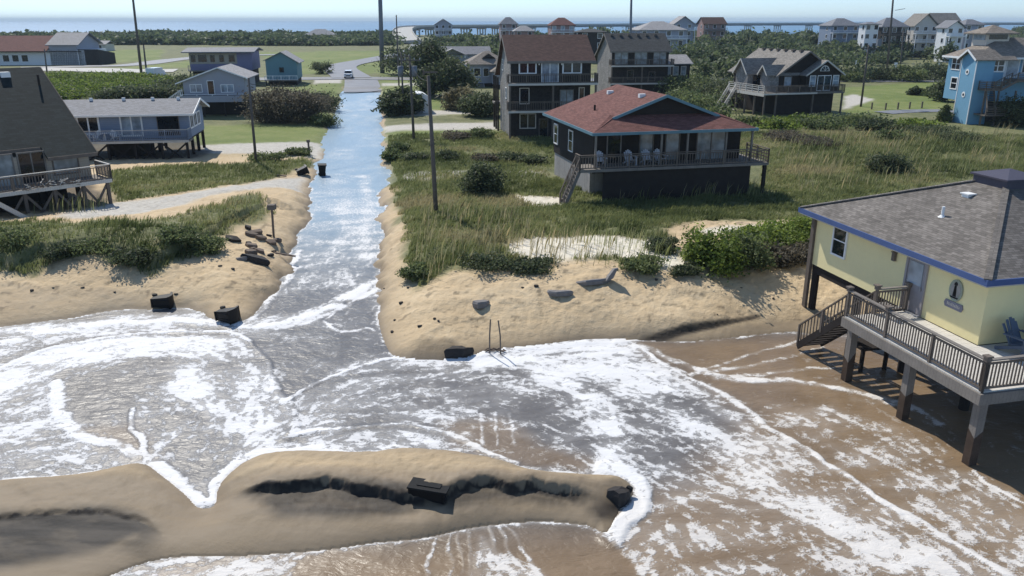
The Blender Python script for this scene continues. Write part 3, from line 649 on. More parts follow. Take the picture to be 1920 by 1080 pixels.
tag(mb.build("road_markings", M['line']), kind='structure')
road("access_road", [(40,128),(150,125),(250,122),(330,112),(420,105),(520,103)], 9, M['asphalt'], .5, .12)
road("parking_lot", [(60,131),(150,131),(250,134),(330,133)], 14, M['shell'], .5, .14)
road("side_road", [(660,147),(640,125),(700,112),(760,100),(785,90),(784,80)], 9, M['asphalt'], .5, .16)
# ---------------------------------------------------------------- vegetation
def cards(name, ctr, size, tint, mat, parent=None, up=.3, aspect=1.6):
    N = len(ctr); nrm = rng.normal(size=(N,3)); nrm[:,2] = np.abs(nrm[:,2]) + up; nrm /= np.linalg.norm(nrm, axis=1)[:,None]
    t = rng.normal(size=(N,3)); t -= nrm*(t*nrm).sum(1)[:,None]; t /= np.linalg.norm(t, axis=1)[:,None]; bt = np.cross(nrm, t)
    size = np.asarray(size).reshape(-1,1)*np.ones((N,1)); a = t*size*aspect*.5; c = bt*size*.5
    v = np.stack([ctr-a, ctr-c*.9+a*.1, ctr+a, ctr+c*.9+a*.1], 1).reshape(-1,3)
    me = bpy.data.meshes.new(name); me.vertices.add(4*N); me.loops.add(4*N); me.polygons.add(N)
    me.vertices.foreach_set("co", v.astype(np.float32).ravel()); me.loops.foreach_set("vertex_index", np.arange(4*N, dtype=np.int32))
    me.polygons.foreach_set("loop_start", np.arange(0,4*N,4,dtype=np.int32)); me.polygons.foreach_set("loop_total", np.full(N,4,np.int32)); me.update(calc_edges=True)
    attr(me, "tint", np.repeat(np.clip(tint,0,1),4)); me.materials.append(mat)
    o = bpy.data.objects.new(name, me); COL.objects.link(o)
    if parent: o.parent = parent
    return o
def crown_pts(rx, ry, rz, nclump, nleaf, cz=0., spread=.24, flat=0.):
    C = []
    while len(C) < nclump:
        p = rng.uniform(-1,1,3); r = np.linalg.norm(p)
        if r < 1 and r > .35 and p[2] > -.75+flat: C.append(p*(rng.uniform(.75,1.12)))
    C = np.array(C); tone = rng.uniform(0,.55,nclump)
    P = C[:,None,:] + rng.normal(size=(nclump,nleaf,3))*spread*rng.uniform(.6,1.2,(nclump,1,1)); T = tone[:,None] + rng.uniform(-.15,.45,(nclump,nleaf))
    P = P.reshape(-1,3)*np.array([rx,ry,rz]) + np.array([0,0,cz]); k = P[:,2] > .04
    return P[k], T.reshape(-1)[k]
def bush(name, label, cat, loc, r, h, mat, nclump=26, nleaf=55, leaf=.22, group=None, stems=6, aspect=1.6, ry=None):
    t = thing(name, label, cat, (loc[0],loc[1],loc[2]-.05), random.uniform(0,360) if ry is None else 13, group)
    P, T = crown_pts(r, ry or r*.9, h*.58, int(nclump*1.15), int(nleaf*1.7), h*.45); cards("foliage", P, rng.uniform(.6,1.3,len(P))*leaf*.72, T, LEAF[mat], t, aspect=aspect)
    mb = MB()
    for k in range(stems):
        a = random.uniform(0,6.28); q = r*random.uniform(.3,.75)
        mb.tube([(0,0,-.1),(math.cos(a)*q*.45,math.sin(a)*q*.45,h*.35),(math.cos(a)*q,math.sin(a)*q,h*random.uniform(.6,.9))], [.05*h**.5,.035*h**.5,.012], 5)
    mb.build("stems", M['bark'], t); return t
def tree(name, label, loc, r, h, mat, group=None, trunk_h=.35, nclump=40, nleaf=60, leaf=.35, cat="tree"):
    t = thing(name, label, cat, (loc[0],loc[1],loc[2]-.1), random.uniform(0,360), group)
    P, T = crown_pts(r, r, h*(1-trunk_h)*.58, int(nclump*1.2), int(nleaf*1.8), h*(trunk_h+(1-trunk_h)*.45)); cards("crown", P, rng.uniform(.6,1.3,len(P))*leaf*.68, T, LEAF[mat], t)
    mb = MB(); mb.tube([(0,0,0),(.1*r,.05*r,h*.3),(0,.05*r,h*.75)], [.07*h**.7,.055*h**.7,.02*h**.7], 7)
    for k in range(6):
        a = k*1.05+random.uniform(-.3,.3); z = h*random.uniform(.3,.55)
        mb.tube([(.05*r,.04*r,z),(math.cos(a)*r*.4,math.sin(a)*r*.4,z+h*.15),(math.cos(a)*r*.75,math.sin(a)*r*.75,z+h*.22)], [.03*h**.7,.02*h**.7,.01], 5)
    mb.build("trunk", M['bark'], t); return t

def blades(name, polys, holes, count, hmin, hmax, wid, tone, mat='grass', pw=1.0, sparse=.0, lean=.35, minz=.25):
    P = []
    W_ = [WP(p, z) for p, z in polys]; H_ = [WP(p, z) for p, z in holes]
    areas = []
    for w in W_: areas.append(abs(np.sum(w[:,0]*np.roll(w[:,1],-1) - np.roll(w[:,0],-1)*w[:,1]))/2)
    for w, a in zip(W_, areas):
        nn = int(count*a/sum(areas)*3.2); q = rng.uniform(w.min(0), w.max(0), (nn,2)); q = q[inside(q, w)]
        d = np.clip((38/q[:,1]), 0, 1)**pw; q = q[rng.random(len(q)) < d]
        P.append(q)
    P = np.vstack(P)
    P = P + (np.stack([fbm(P[:,0]*.6,P[:,1]*.6),fbm(P[:,0]*.6+9,P[:,1]*.6+5)],1)-.5)*2.0
    keep = np.ones(len(P), bool)
    for h in H_: keep &= sdf(P, h) > rng.uniform(-.5,.25,len(P))
    keep &= fbm(P[:,0]*.35+4, P[:,1]*.35, 4) + rng.normal(0,.05,len(P)) > .5 - .5*(1-sparse)
    P = P[keep]
    if len(P) > count: P = P[rng.permutation(len(P))[:count]]
    sd = sdf(P, FLOOD); P = P[sd > .7]; z = ground_z(P)
    N = len(P); h = rng.uniform(hmin,hmax,N)*(.55+.9*fbm(P[:,0]*.4, P[:,1]*.4)); az = rng.uniform(0,2*np.pi,N); w = wid*rng.uniform(.6,1.4,N)*(1+P[:,1]/90)
    ln = rng.uniform(.05,lean*2,N)*h; la = rng.uniform(-.9,1.3,N)
    base = np.stack([P[:,0],P[:,1],z-.03],1); s = np.stack([np.cos(az)*w/2,np.sin(az)*w/2,0*w],1)
    mid = base + np.stack([np.cos(la)*ln*.35,np.sin(la)*ln*.35,h*.62],1); tip = base + np.stack([np.cos(la)*ln,np.sin(la)*ln,h],1)
    v = np.stack([base-s,base+s,mid+s*.75,tip,mid-s*.75],1).reshape(-1,3)
    me = bpy.data.meshes.new(name); me.vertices.add(5*N); me.loops.add(5*N); me.polygons.add(N)
    me.vertices.foreach_set("co", v.astype(np.float32).ravel()); me.loops.foreach_set("vertex_index", np.arange(5*N, dtype=np.int32))
    me.polygons.foreach_set("loop_start", np.arange(0,5*N,5,dtype=np.int32)); me.polygons.foreach_set("loop_total", np.full(N,5,np.int32)); me.update(calc_edges=True)
    t = tone + (fbm(P[:,0]*.16+3, P[:,1]*.16, 4)-.5)*1.9 + rng.uniform(-.2,.2,N)
    attr(me, "tint", np.repeat(np.clip(t,0,1),5)); me.materials.append(LEAF[mat])
    o = bpy.data.objects.new(name, me); COL.objects.link(o); tag(o, kind='stuff'); return o
SH = [(s, 1.7) for s in SAND_R]
o = blades("dune_grass", [(VEG_L1,1.6),(VEG_L2,.9),(VEG_R,1.3)], SH + [([(95,425),(200,388),(330,374),(440,348),(520,325),(568,315),(560,345),(500,352),(430,365),(330,398),(250,415),(140,432)],1.0),([(1020,335),(1150,362),(1430,352),(1440,300),(1050,270)],.6),([(1500,400),(1500,500),(1940,640),(2300,560),(2100,360),(1850,330)],.8)], 430000, .15, .40, .023, .48, pw=1.1, sparse=.55)
tag(o, "olive green beach grass and weeds covering the dunes", "grass")
o = blades("sea_oats", [([(940,440),(1240,432),(1290,480),(1230,505),(1000,492)],1.8),([(1080,335),(1440,345),(1450,372),(1150,378)],1.0),([(780,380),(1000,395),(1000,480),(790,500)],1.9),([(1440,250),(1900,245),(1900,330),(1500,370)],.9),([(100,395),(200,380),(190,410),(60,412)],1.1)], [], 3200, .7, 1.25, .024, .95, pw=.6, sparse=.7, lean=.25)
tag(o, "tall straw coloured sea oats standing in the dune sand", "grass")

def at(px, py, z=.6): return GG(px, py, z)
bush("wax_myrtle_bush", "dark round evergreen bush beside the leaning utility pole near the red roofed house", "bush", at(903,360,1.2), 1.55, 2.0, 'dark', 40, 90, .2)
bush("low_juniper", "low dark windswept shrub alone in the open grass right of the red roofed house", "bush", at(1662,322,1), 1.9, 1.35, 'dark', 34, 60, .22)
for px, py, r, h, mm, lab in ((1345,508,1.5,1.8,'bright',"rounded green shrub on the dune edge, tallest of the shrubs left of the yellow house"),(1310,490,1.1,1.5,'bright',"small bright green shrub at the left end of the shrub row by the yellow house"),(1395,498,1.3,1.5,'mid',"dark bellied green shrub overhanging the eroded sand beside the yellow house"),(1420,460,1.6,1.0,'bright',"yellow green low shrub in the middle of the row left of the yellow house"),(1470,452,1.6,.95,'bright',"yellow green low shrub second from the yellow house wall"),(1520,445,1.3,.95,'bright',"yellow green low shrub touching the corner piling of the yellow house"),(1450,488,1.3,.8,'brown',"brownish bare twigged shrub under the yellow green ones at the sand edge"),(1500,484,1.2,.75,'brown',"brownish bare twigged shrub nearest the yellow house piling")):
    bush("dune_shrub", lab, "bush", at(px,py,1.7), r, h, mm, 30, 75, .17, "shrubs between the sand bank and the yellow house")
for px, py, r, h, mm, lab in ((255,482,1.2,.75,'dark',"dark shrub clump hanging over the eroded left bank below the gravel drive"),(390,470,1.0,.7,'mid',"green shrub clump on the right tip of the eroded left bank"),(185,472,1.3,.7,'mid',"green shrub clump in the middle of the eroded left bank"),(30,470,1.5,.9,'mid',"broad green shrub clump at the far left of the eroded bank"),(120,478,1.0,.6,'dark',"small dark shrub clump beside the sand gap in the left bank"),(780,520,.7,.7,'mid',"small tuft of green shrub at the street corner of the right dune"),(340,462,1.2,.8,'mid',"green shrub clump leaning over the hollow in the left bank"),(910,500,1.3,.6,'dark',"low dark shrub on the grassy lip of the right dune"),(1000,505,1.2,.5,'dark',"low dark shrub on the lip of the right dune below the white sand"),(1240,470,.9,.7,'dark',"dark tuft of shrub at the right end of the white sand hollow"),(1205,505,1.1,.6,'mid',"green tuft on the dune lip above the broken slabs"),(1285,512,.6,.45,'dark',"small dark tuft on the sand left of the shrub row")):
    bush("bank_shrub", lab, "bush", at(px,py,1.5), r, h, mm, 24, 60, .14, "shrubs on the dune edges")
bush("brown_thicket", "big brown leafless thicket beside the flooded street in front of the teal house", "bush", at(540,228,.5), 5.0, 4.2, 'brown', 70, 130, .26, ry=3.4)
bush("street_shrub", "dark green shrub leaning to the street at the right end of the brown thicket", "bush", at(605,205,.5), 2.6, 2.6, 'dark', 36, 70, .3)
bush("street_shrub", "low grey green shrub at the street edge under the brown thicket", "bush", at(608,235,.5), 1.8, 1.3, 'mid', 26, 60, .25)
bush("palmetto_bush", "spiky dark bush on the right side of the street in front of the white shed", "bush", at(748,214,.5), 2.7, 3.2, 'dark', 40, 80, .4, aspect=3)
bush("plumed_grass_clump", "pale straw plumed clump beside the dark bush left of the three storey house", "bush", at(868,205,.5), 2.6, 3.0, 'tan', 36, 80, .32, aspect=4)
bush("dense_bush", "large dark evergreen bush touching the left side of the three storey house", "bush", at(905,218,.5), 2.8, 2.9, 'dark', 44, 80, .33)
tree("live_oak", "tall dark tree standing behind the utility poles right of the street", at(812,178,.5), 3.3, 9.2, 'dark', None, .25, 60, 80, .5)
tree("leaning_oak", "dark tree crown between the poles and the small tan roofed house", at(838,182,.5), 4.4, 6.0, 'dark', None, .15, 50, 80, .5)
tree("rear_oak", "dark low tree behind the poles at the end of the grass", at(775,140,.5), 7.5, 6.5, 'dark', None, .2, 50, 70, .6)
bush("purple_house_hedge", "dark bush on the left of the grey gabled house below the lavender house", "bush", at(345,175,.5), 4.5, 3.0, 'dark', 50, 80, .4)
bush("hedge_row", "dark shrub mass behind the blue grey stilt house roof", "bush", at(262,190,.5), 7, 2.4, 'dark', 60, 90, .45, ry=4)
bush("lone_bush", "small dark bush on the lawn near the white car", "bush", at(603,138,.5), 2.6, 2.6, 'dark', 24, 50, .35)
k = 0
for px, py, r, h, mm in ((1290,215,4,3.2,'mid'),(1320,232,4.5,3.4,'mid'),(1345,200,4,3.6,'dark'),(1280,185,4.5,3.6,'mid'),(1340,175,4,3,'dark'),(1250,225,4,3,'dark'),(1300,170,4,3,'mid'),(1365,185,3.5,3,'dark'),(1600,235,4.0,1.24,'mid'),(1640,240,3.5,1.12,'dark'),(1540,240,3.5,1.18,'mid'),(1500,235,3.0,1.12,'bright'),(1450,240,3,0.99,'bright'),(1745,250,3.6,0.93,'dark'),(1715,238,3.2,0.93,'bright'),(1790,262,2.6,0.74,'dark'),(1480,262,2.6,0.87,'brown'),(1530,270,2.6,0.74,'brown'),(1680,262,2.2,1.0,'mid'),(1420,235,2.2,1.05,'mid'),(985,250,2.0,1.2,'mid'),(900,258,1.6,1.0,'mid'),(1030,250,1.8,1.1,'bright'),(855,262,1.5,.9,'brown'),(960,300,1.6,.7,'dark'),(1000,305,1.4,.7,'dark'),(910,302,1.3,.6,'brown'),(840,296,1.2,.6,'dark'),(780,298,1.2,.6,'dark'),(745,285,1.2,1.0,'mid'),(735,300,.9,.9,'mid'),(560,290,1.3,.8,'mid'),(500,300,1.6,.8,'mid')):
    near = ("behind the red house" if px < 1380 and py < 235 and px > 1100 else "in the meadow before the blue house" if px > 1380 else "right of the flooded street" if px > 700 else "left of the flooded street")
    size = {'mid':"green", 'dark':"dark green", 'bright':"yellow green", 'brown':"brownish"}[mm]
    bush("meadow_shrub", f"{size} scrub bush growing {near}", "bush", at(px,py,.6), r, h, mm, 26, 60, .2 if py > 240 else .36, f"{size} scrub bushes {near}")
for i, (px, py, r, h) in enumerate(((1550,150,5,3),(1590,152,4,2.6),(1650,150,4.5,3),(1700,152,4,3),(1750,150,4.5,3.4),(1480,152,4,3),(1770,190,2.2,3.0),(1745,180,1.5,1.4),(1715,178,1.2,1.2))):
    bush("roadside_bush", "dark bush along the far side of the meadow", "bush", at(px,py,.5), r, h, 'mid' if i % 2 else 'dark', 24, 50, .45, "bushes along the far edge of the meadow")

# ------- far woods that read as one mass
def wood(name, zones, count, rlo, rhi, hlo, hhi, leaf, label, mat='wood', holes=()):
    P = []; T = []; S = []
    W_ = [WP(p, z) for p, z in zones]; ar = [abs(np.sum(w[:,0]*np.roll(w[:,1],-1)-np.roll(w[:,0],-1)*w[:,1]))/2 for w in W_]
    H_ = [WP(p, z) for p, z in holes]
    for w, a in zip(W_, ar):
        nn = max(6, int(count*a/sum(ar))); q = rng.uniform(w.min(0), w.max(0), (nn*6,2)); q = q[inside(q, w)]
        for hh in H_: q = q[~inside(q, hh)]
        q = q[:nn]; g = ground_z(q)
        for (x, y), zz in zip(q, g):
            if zz < -.2: continue
            r = random.uniform(rlo, rhi); h = random.uniform(hlo, hhi)*(.6+.8*vn(np.array([x*.02]), np.array([y*.02]))[0]); c, t = crown_pts(r, r, h*.55, 14, 26, h*.5, .3)
            P.append(c + np.array([x, y, zz])); T.append(t*.9); S.append(np.full(len(c), leaf*max(.7, min(1.8, y/300))))
    P = np.vstack(P); o = cards(name, P, np.concatenate(S)*rng.uniform(.7,1.3,len(P)), np.concatenate(T), LEAF[mat]); tag(o, label, "woods", None, 'stuff'); return o
wood("coastal_woodland", [([(1265,150),(1500,150),(1780,142),(1790,100),(1700,88),(1500,76),(1330,76),(1265,84)],1),([(1840,120),(2300,130),(2300,60),(1900,64)],1),([(820,118),(930,118),(930,84),(800,80)],1),([(930,130),(1130,120),(1260,100),(1250,74),(940,78)],1)], 1500, 2.5, 5, 2.6, 5.2, .85, "dense green coastal woods behind the right hand houses", holes=[([(1840,142),(1840,120),(1300,128),(1300,145)],.5)])
wood("far_woods", [([(-300,84),(300,82),(560,84),(735,84),(735,70.5),(-300,70.5)],1)], 900, 5, 9, 1.8, 4.0, 1.1, "dark line of far woods in front of the sound on the left")
wood("left_thicket", [([(85,190),(300,172),(330,160),(300,146),(100,146),(60,150),(60,175)],.8)], 230, 1.6, 3.0, .9, 1.9, .4, "green thicket behind the dark roofed house and the stilt house", 'bright')
# ---------------------------------------------------------------- house kit (all in the house's own frame: x along the front, y away, z up)
def opening(root, name, axis, at_, c, z, w, h, frame='white', pane='glass', out=-1, mull=1, rows=1, fw=.09, parts=None):
    """a framed opening: name > pane. axis 'y': lies in the plane y=at_, centred on x=c; out = side it faces"""
    fr = MB(); pn = MB(); d0, d1 = sorted((at_ - out*.02, at_ + out*.07)); e0, e1 = sorted((at_ - out*.01, at_ + out*.035))
    def bx(mb, a0, a1, b0, b1, d):
        if axis == 'y': mb.box(a0, a1, d[0], d[1], b0, b1)
        else: mb.box(d[0], d[1], a0, a1, b0, b1)
    L, R_, B, T_ = c-w/2, c+w/2, z, z+h; D = (d0, d1)
    bx(fr, L-fw, L, B-fw, T_+fw, D); bx(fr, R_, R_+fw, B-fw, T_+fw, D); bx(fr, L, R_, T_, T_+fw, D); bx(fr, L, R_, B-fw, B, D)
    D2 = tuple(sorted((at_ - out*.015, at_ + out*.06)))
    for k in range(1, mull): x = L + w*k/mull; bx(fr, x-fw*.45, x+fw*.45, B, T_, D2)
    D3 = tuple(sorted((at_ - out*.012, at_ + out*.052)))
    for k in range(1, rows): q = B + h*k/rows; bx(fr, L, R_, q-fw*.3, q+fw*.3, D3)
    f = fr.build(name, M[frame], root); bx(pn, L, R_, B, T_, (e0, e1)); pn.build('pane', M[pane], f); return f
def railing(root, pts, z0, h=1.0, post=1.8, bal=.28, mat='rail', th=.04, capw=.11, bars=0, name='railing', skip_bal=False, cap_mat=None):
    """posts, cap, bottom rail, balusters (or `bars` level boards) along a run of (x,y) or (x,y,z) points"""
    mb = MB(); cp = MB()
    for p, q in zip(pts[:-1], pts[1:]):
        p = Vector((*p[:2], p[2] if len(p) > 2 else z0)); q = Vector((*q[:2], q[2] if len(q) > 2 else z0)); L = (q-p).length
        n = max(1, round(L/post)); up = Vector((0,0,1))
        for k in range(n+1): a = p.lerp(q, k/n); mb.beam(a - up*.12, a + up*(h-.01), .095)
        (cp if cap_mat else mb).beam(p+up*h, q+up*h, capw, .045)
        if bars:
            for k in range(bars): zz = h*(k+.6)/(bars+.35); mb.beam(p+up*zz, q+up*zz, .03, .1)
        elif not skip_bal:
            mb.beam(p+up*.1, q+up*.1, .05, .07); mb.beam(p+up*(h-.12), q+up*(h-.12), .05, .06)
            m_ = max(2, round(L/bal))
            for k in range(1, m_): a = p.lerp(q, k/m_); mb.beam(a+up*.11, a+up*(h-.12), th)
    o = mb.build(name, M[mat], root)
    if cap_mat: cp.build('cap_rail', M[cap_mat], o)
    return o
def stairs(root, top, bot, width, side, n, mat='deck', rail=True, rmat='rail', name='stairs'):
    """open stair from top to bottom; side = unit (x,y) across the steps"""
    top = Vector(top); bot = Vector(bot); s = Vector((*side, 0)); mb = MB()
    for k in (0, 1): mb.beam(top + s*width*k, bot + s*width*k, .06, .28)
    for k in range(n):
        a = top.lerp(bot, (k+.5)/n); d = (bot-top); d.z = 0; d = d.normalized()*.14
        mb.beam(a + s*.03, a + s*(width-.03), .28, .045)
    o = mb.build(name, M[mat], root)
    if rail:
        r = MB(); up = Vector((0,0,.95))
        for k in (0, 1):
            a = top + s*width*k; e = bot + s*width*k
            r.beam(a+up, e+up, .09, .05)
            for q in (0,.5,1): c = a.lerp(e,q); r.beam(c, c+up, .08)
            for q in np.linspace(.06,.94,int((e-a).length/.26)): c = a.lerp(e,float(q)); r.beam(c+up*.1, c+up*.97, .035)
        r.build('handrail', M[rmat], o)
    return o
def posts(root, pts, z0, z1, w=.2, mat='post', name='piling', brace=False):
    for x, y in pts: MB().box(x-w/2, x+w/2, y-w/2, y+w/2, z0, z1).build(name, M[mat], root)
    if brace:
        mb = MB()
        for (x0,y0),(x1,y1) in zip(pts[:-1], pts[1:]):
            if math.hypot(x1-x0,y1-y0) < 4.2: mb.beam((x0,y0,z0+.5),(x1,y1,z1-.1),.05,.16); mb.beam((x0,y0,z1-.1),(x1,y1,z0+.5),.05,.16)
        if mb.v: mb.build('cross_brace', M[mat], root)
def part(root, name, mat, mb, **kw): return mb.build(name, M[mat], root, **kw)
def vents(root, pts, mat='white', s=.3):
    for x, y, z in pts:
        MB().box(x-s,x+s,y-s*.7,y+s*.7,z-.12,z+.16).build('roof_vent', M[mat], root)

# ======== yellow house on pilings, near right
r = thing('yellow_beach_house', "pale yellow house on pilings with grey hip roof standing in the surf", "house", (15.58,24.92,0), 13)
part(r,'wall','yellow', MB().box(.52,10.5,.42,10.5,2.62,5.02))
part(r,'floor_frame','dark_post', MB().box(.6,10.4,.5,10.4,2.2,2.6))
ap = 7.35; c0, c1 = 4.75, 6.25; zc = 5.12 + (ap-5.12)*4.75/5.5
roof = MB()
for pts in (((0,0,5.12),(11,0,5.12),(c1,c0,zc),(c0,c0,zc)), ((11,0,5.12),(11,11,5.12),(c1,c1,zc),(c1,c0,zc)), ((11,11,5.12),(0,11,5.12),(c0,c1,zc),(c1,c1,zc)), ((0,11,5.12),(0,0,5.12),(c0,c0,zc),(c0,c1,zc))): roof.slab(pts, .1)
ro = part(r,'roof','roof_yell', roof)
hp = MB()
for a, e in (((0,0,5.15),(c0,c0,zc+.03)),((11,0,5.15),(c1,c0,zc+.03)),((0,11,5.15),(c0,c1,zc+.03))): hp.beam(a,e,.24,.05)
hp.build('hip_cap', M['roof_yell'], ro)
fa = MB(); fa.box(-.06,-.003,-.06,11.06,4.92,5.13); fa.box(-.003,11.06,-.06,-.003,4.92,5.13); fa.box(11.003,11.06,-.003,11.06,4.92,5.13); fa.box(-.003,11,11.003,11.06,4.92,5.13); fa.build('fascia', M['bluetrim'], ro)
so_ = MB().box(0,11,0,.5,4.86,4.9).box(0,.5,.5,11,4.86,4.9); so_.build('soffit', M['cream'], ro)
cu = MB().box(c0-.1,c1+.1,c0-.1,c1+.1,zc-.15,zc+.28); cu.slab([(c0-.2,c0-.2,zc+.33),(c1+.2,c0-.2,zc+.33),(c1+.2,c1+.2,zc+.33),(c0-.2,c1+.2,zc+.33)],.06)
cu.add([(c0-.2,c0-.2,zc+.332),(c1+.2,c0-.2,zc+.332),(c1+.2,c1+.2,zc+.332),(c0-.2,c1+.2,zc+.332),(5.5,5.5,zc+.6)],[(0,1,4),(1,2,4),(2,3,4),(3,0,4)]); part(r,'cupola','purplecap',cu)
rv = MB().box(3.6,3.9,5.3,5.65,6.5,6.70).box(3.55,3.95,5.25,5.7,6.70,6.74); part(r,'roof_vent','white',rv)
pv = MB().tube([(2.2,4.9,5.9),(2.2,4.9,6.4)],.055,8).tube([(2.2,4.9,5.98),(2.2,4.9,6.06)],[.16,.07],8); part(r,'vent_pipe','white',pv)
opening(r,'window','x',.52,8.55,3.55,.85,1.25,'white','glass',-1,1,2,.08)
dr = opening(r,'door','x',.52,3.78,2.66,.95,2.05,'door','door',-1,1,1,.1)
MB().box(.455,.485,3.42,4.14,3.75,4.6).build('door_pane', M['pale_glass'], dr); MB().box(.41,.45,3.36,3.42,3.6,3.72).build('handle', M['metal'], dr)
MB().box(.36,.53,3.2,4.4,2.6,2.66).build('threshold', M['metal'], dr)
wlx = MB().box(.4,.52,4.98,5.14,4.3,4.62); wlx.box(.38,.54,4.95,5.17,4.62,4.66); part(r,'wall_lantern','rail',wlx)
th = lambda n_, rr, cz, cy: [(cy+rr*.78*math.cos(2*math.pi*k/n_), cz+rr*math.sin(2*math.pi*k/n_)) for k in range(n_)]
pq = part(r,'wall_plaque','plaque', MB().prism(th(20,.40,4.16,1.75),'x',.47,.515))
MB().prism(th(20,.30,4.16,1.75),'x',.463,.469).build('plaque_field', M['skirt'], pq)
lh = MB(); lh.prism([(1.68,3.94),(1.84,3.94),(1.80,4.34),(1.72,4.34)],'x',.45,.462); lh.prism([(1.69,4.35),(1.83,4.35),(1.83,4.42),(1.76,4.48),(1.69,4.42)],'x',.45,.462); lh.prism([(1.56,3.92),(1.96,3.92),(1.92,3.87),(1.60,3.87)],'x',.45,.462); lh.build('lighthouse_motif', M['black'], pq)
nb_ = part(r,'name_board','signwood', MB().prism([(1.36,3.47),(2.14,3.47),(2.20,3.60),(2.14,3.73),(1.36,3.73),(1.30,3.60)],'x',.48,.515))
lt = MB()
for k in range(9): lt.box(.472,.478,1.44+k*.07,1.475+k*.07,3.56,3.565+.07*(1+(k%3)*.25))
lt.build('carved_lettering', M['cream'], nb_)
dk = MB()
for k in range(18): dk.box(-2.15,.5,4.0-.372*(k+1)+.01,4.0-.372*k,2.5,2.6)
for k in range(24): dk.box(.5+k*.44,.93+k*.44,-2.69,.40,2.5,2.6)
part(r,'deck_floor','deck_pale',dk)
rim = MB(); rim.box(-2.24,-2.16,-2.8,4.06,2.2,2.56); rim.box(-2.16,11,-2.8,-2.71,2.2,2.56); rim.box(-2.16,.4,4.01,4.08,2.2,2.56)
for k in range(9): rim.box(-2.1,.4,-2.2+k*.72,-2.14+k*.72,2.22,2.49)
part(r,'deck_rim','deck',rim)
railing(r,[(-2.1,4.0),(-2.1,-2.65)],2.6,1.02,2.3,.125,'rail',.035,.14,cap_mat='deck')
railing(r,[(-2.1,-2.65),(11,-2.65)],2.6,1.02,2.3,.125,'rail',.035,.14,cap_mat='deck')
railing(r,[(-.95,3.95),(.4,3.95)],2.6,1.0,1.35,.125,'rail',.035,.14,cap_mat='deck')
for x, y in ((-2.1,4.0),(-2.1,-2.65),(-2.1,1.8),(-.95,3.95),(.4,3.95)): MB().box(x-.08,x+.08,y-.08,y+.08,3.58,3.72).box(x-.11,x+.11,y-.11,y+.11,3.72,3.77).build('post_cap', M['rail'], r)
stairs(r,(-2.0,4.1,2.5),(-2.0,7.0,.15),1.1,(1,0),11,'dark_post',True,'rail')
for x, y in ((-1.85,-2.5),(-1.85,.6),(-1.85,3.8),(3.0,-2.5),(7.5,-2.5)): dp_ = MB().box(x-.14,x+.14,y-.14,y+.14,.6,2.28).build('deck_post', M['deck'], r); MB().add([(x+sx*.146,y+sy*.146,zz) for zz in (-.8,None) for sx,sy in ((-1,-1),(1,-1),(1,1),(-1,1))] if False else [(x+sx*.146,y+sy*.146,-.8) for sx,sy in ((-1,-1),(1,-1),(1,1),(-1,1))]+[(x+sx*.146,y+sy*.146,random.uniform(.75,1.3)) for sx,sy in ((-1,-1),(1,-1),(1,1),(-1,1))],[(0,3,2,1),(4,5,6,7),(0,1,5,4),(1,2,6,5),(2,3,7,6),(3,0,4,7)]).build('wet_base', M['wetpost'], dp_)
for x in (.75,4,7.2,10.2):
    for y in (.7,4,7.2,10.3): MB().tube([(x,y,-1),(x,y,2.3)],.17,9).build('piling', M['dark_post'], r)
MB().box(.40,.53,10.36,10.6,.0,4.85).build('corner_post', M['post'], r)
part(r,'stair_shelf','dark_post', MB().box(-.9,.3,4.3,5.4,.9,1.0).box(-.9,-.78,4.3,4.42,-.3,.9).box(.18,.3,4.3,4.42,-.3,.9).box(-.9,-.78,5.28,5.4,-.3,.9))
mt = MB().box(.0,.36,4.2,5.0,2.602,2.63); o = mt.build('door_mat', M['slab']); o.matrix_world = Matrix.Translation(r.location) @ Matrix.Rotation(R(13),4,'Z'); tag(o,"small grey mat on the deck left of the yellow house door","mat")

def adirondack(name, label, loc, deg, mat, group=None, s=1.):
    t = thing(name, label, "chair", loc, deg, group); t.scale = (s,s,s)
    mb = MB(); mb.slab([(-.28,-.3,.42),(.28,-.3,.42),(.26,.25,.30),(-.26,.25,.30)],.04); mb.build('seat', M[mat], t)
    bk = MB()
    for k in range(5):
        x = -.24+.12*k; hh = 1.02 - .10*abs(k-2)**1.5*.6; bk.beam((x,.22,.28),(x*1.08,.55,hh),.105,.025)
    bk.beam((-.27,.36,.62),(.27,.36,.62),.03,.06); bk.build('backrest', M[mat], t)
    for sx in (-1,1):
        MB().box(sx*.36-.07,sx*.36+.07,-.38,.38,.58,.61).build('armrest', M[mat], t)
        MB().box(sx*.31-.03,sx*.31+.03,-.33,-.22,0,.58).build('leg', M[mat], t); MB().beam((sx*.31,-.25,.36),(sx*.31,.62,.04),.05,.1).build('leg', M[mat], t)
    return t
def local(rt, x, y, z): return Matrix.Translation(rt.location) @ Matrix.Rotation(rt.rotation_euler.z,4,'Z') @ Vector((x,y,z))
adirondack('deck_chair', "slate blue slatted armchair in the shade on the yellow house deck", local(r,1.35,-.55,2.6), 13+10, 'navychair', None, 1.1)
adirondack('deck_chair', "slate blue slatted armchair at the right frame edge on the yellow house deck", local(r,2.45,-.6,2.6), 13-8, 'navychair', None, 1.1)

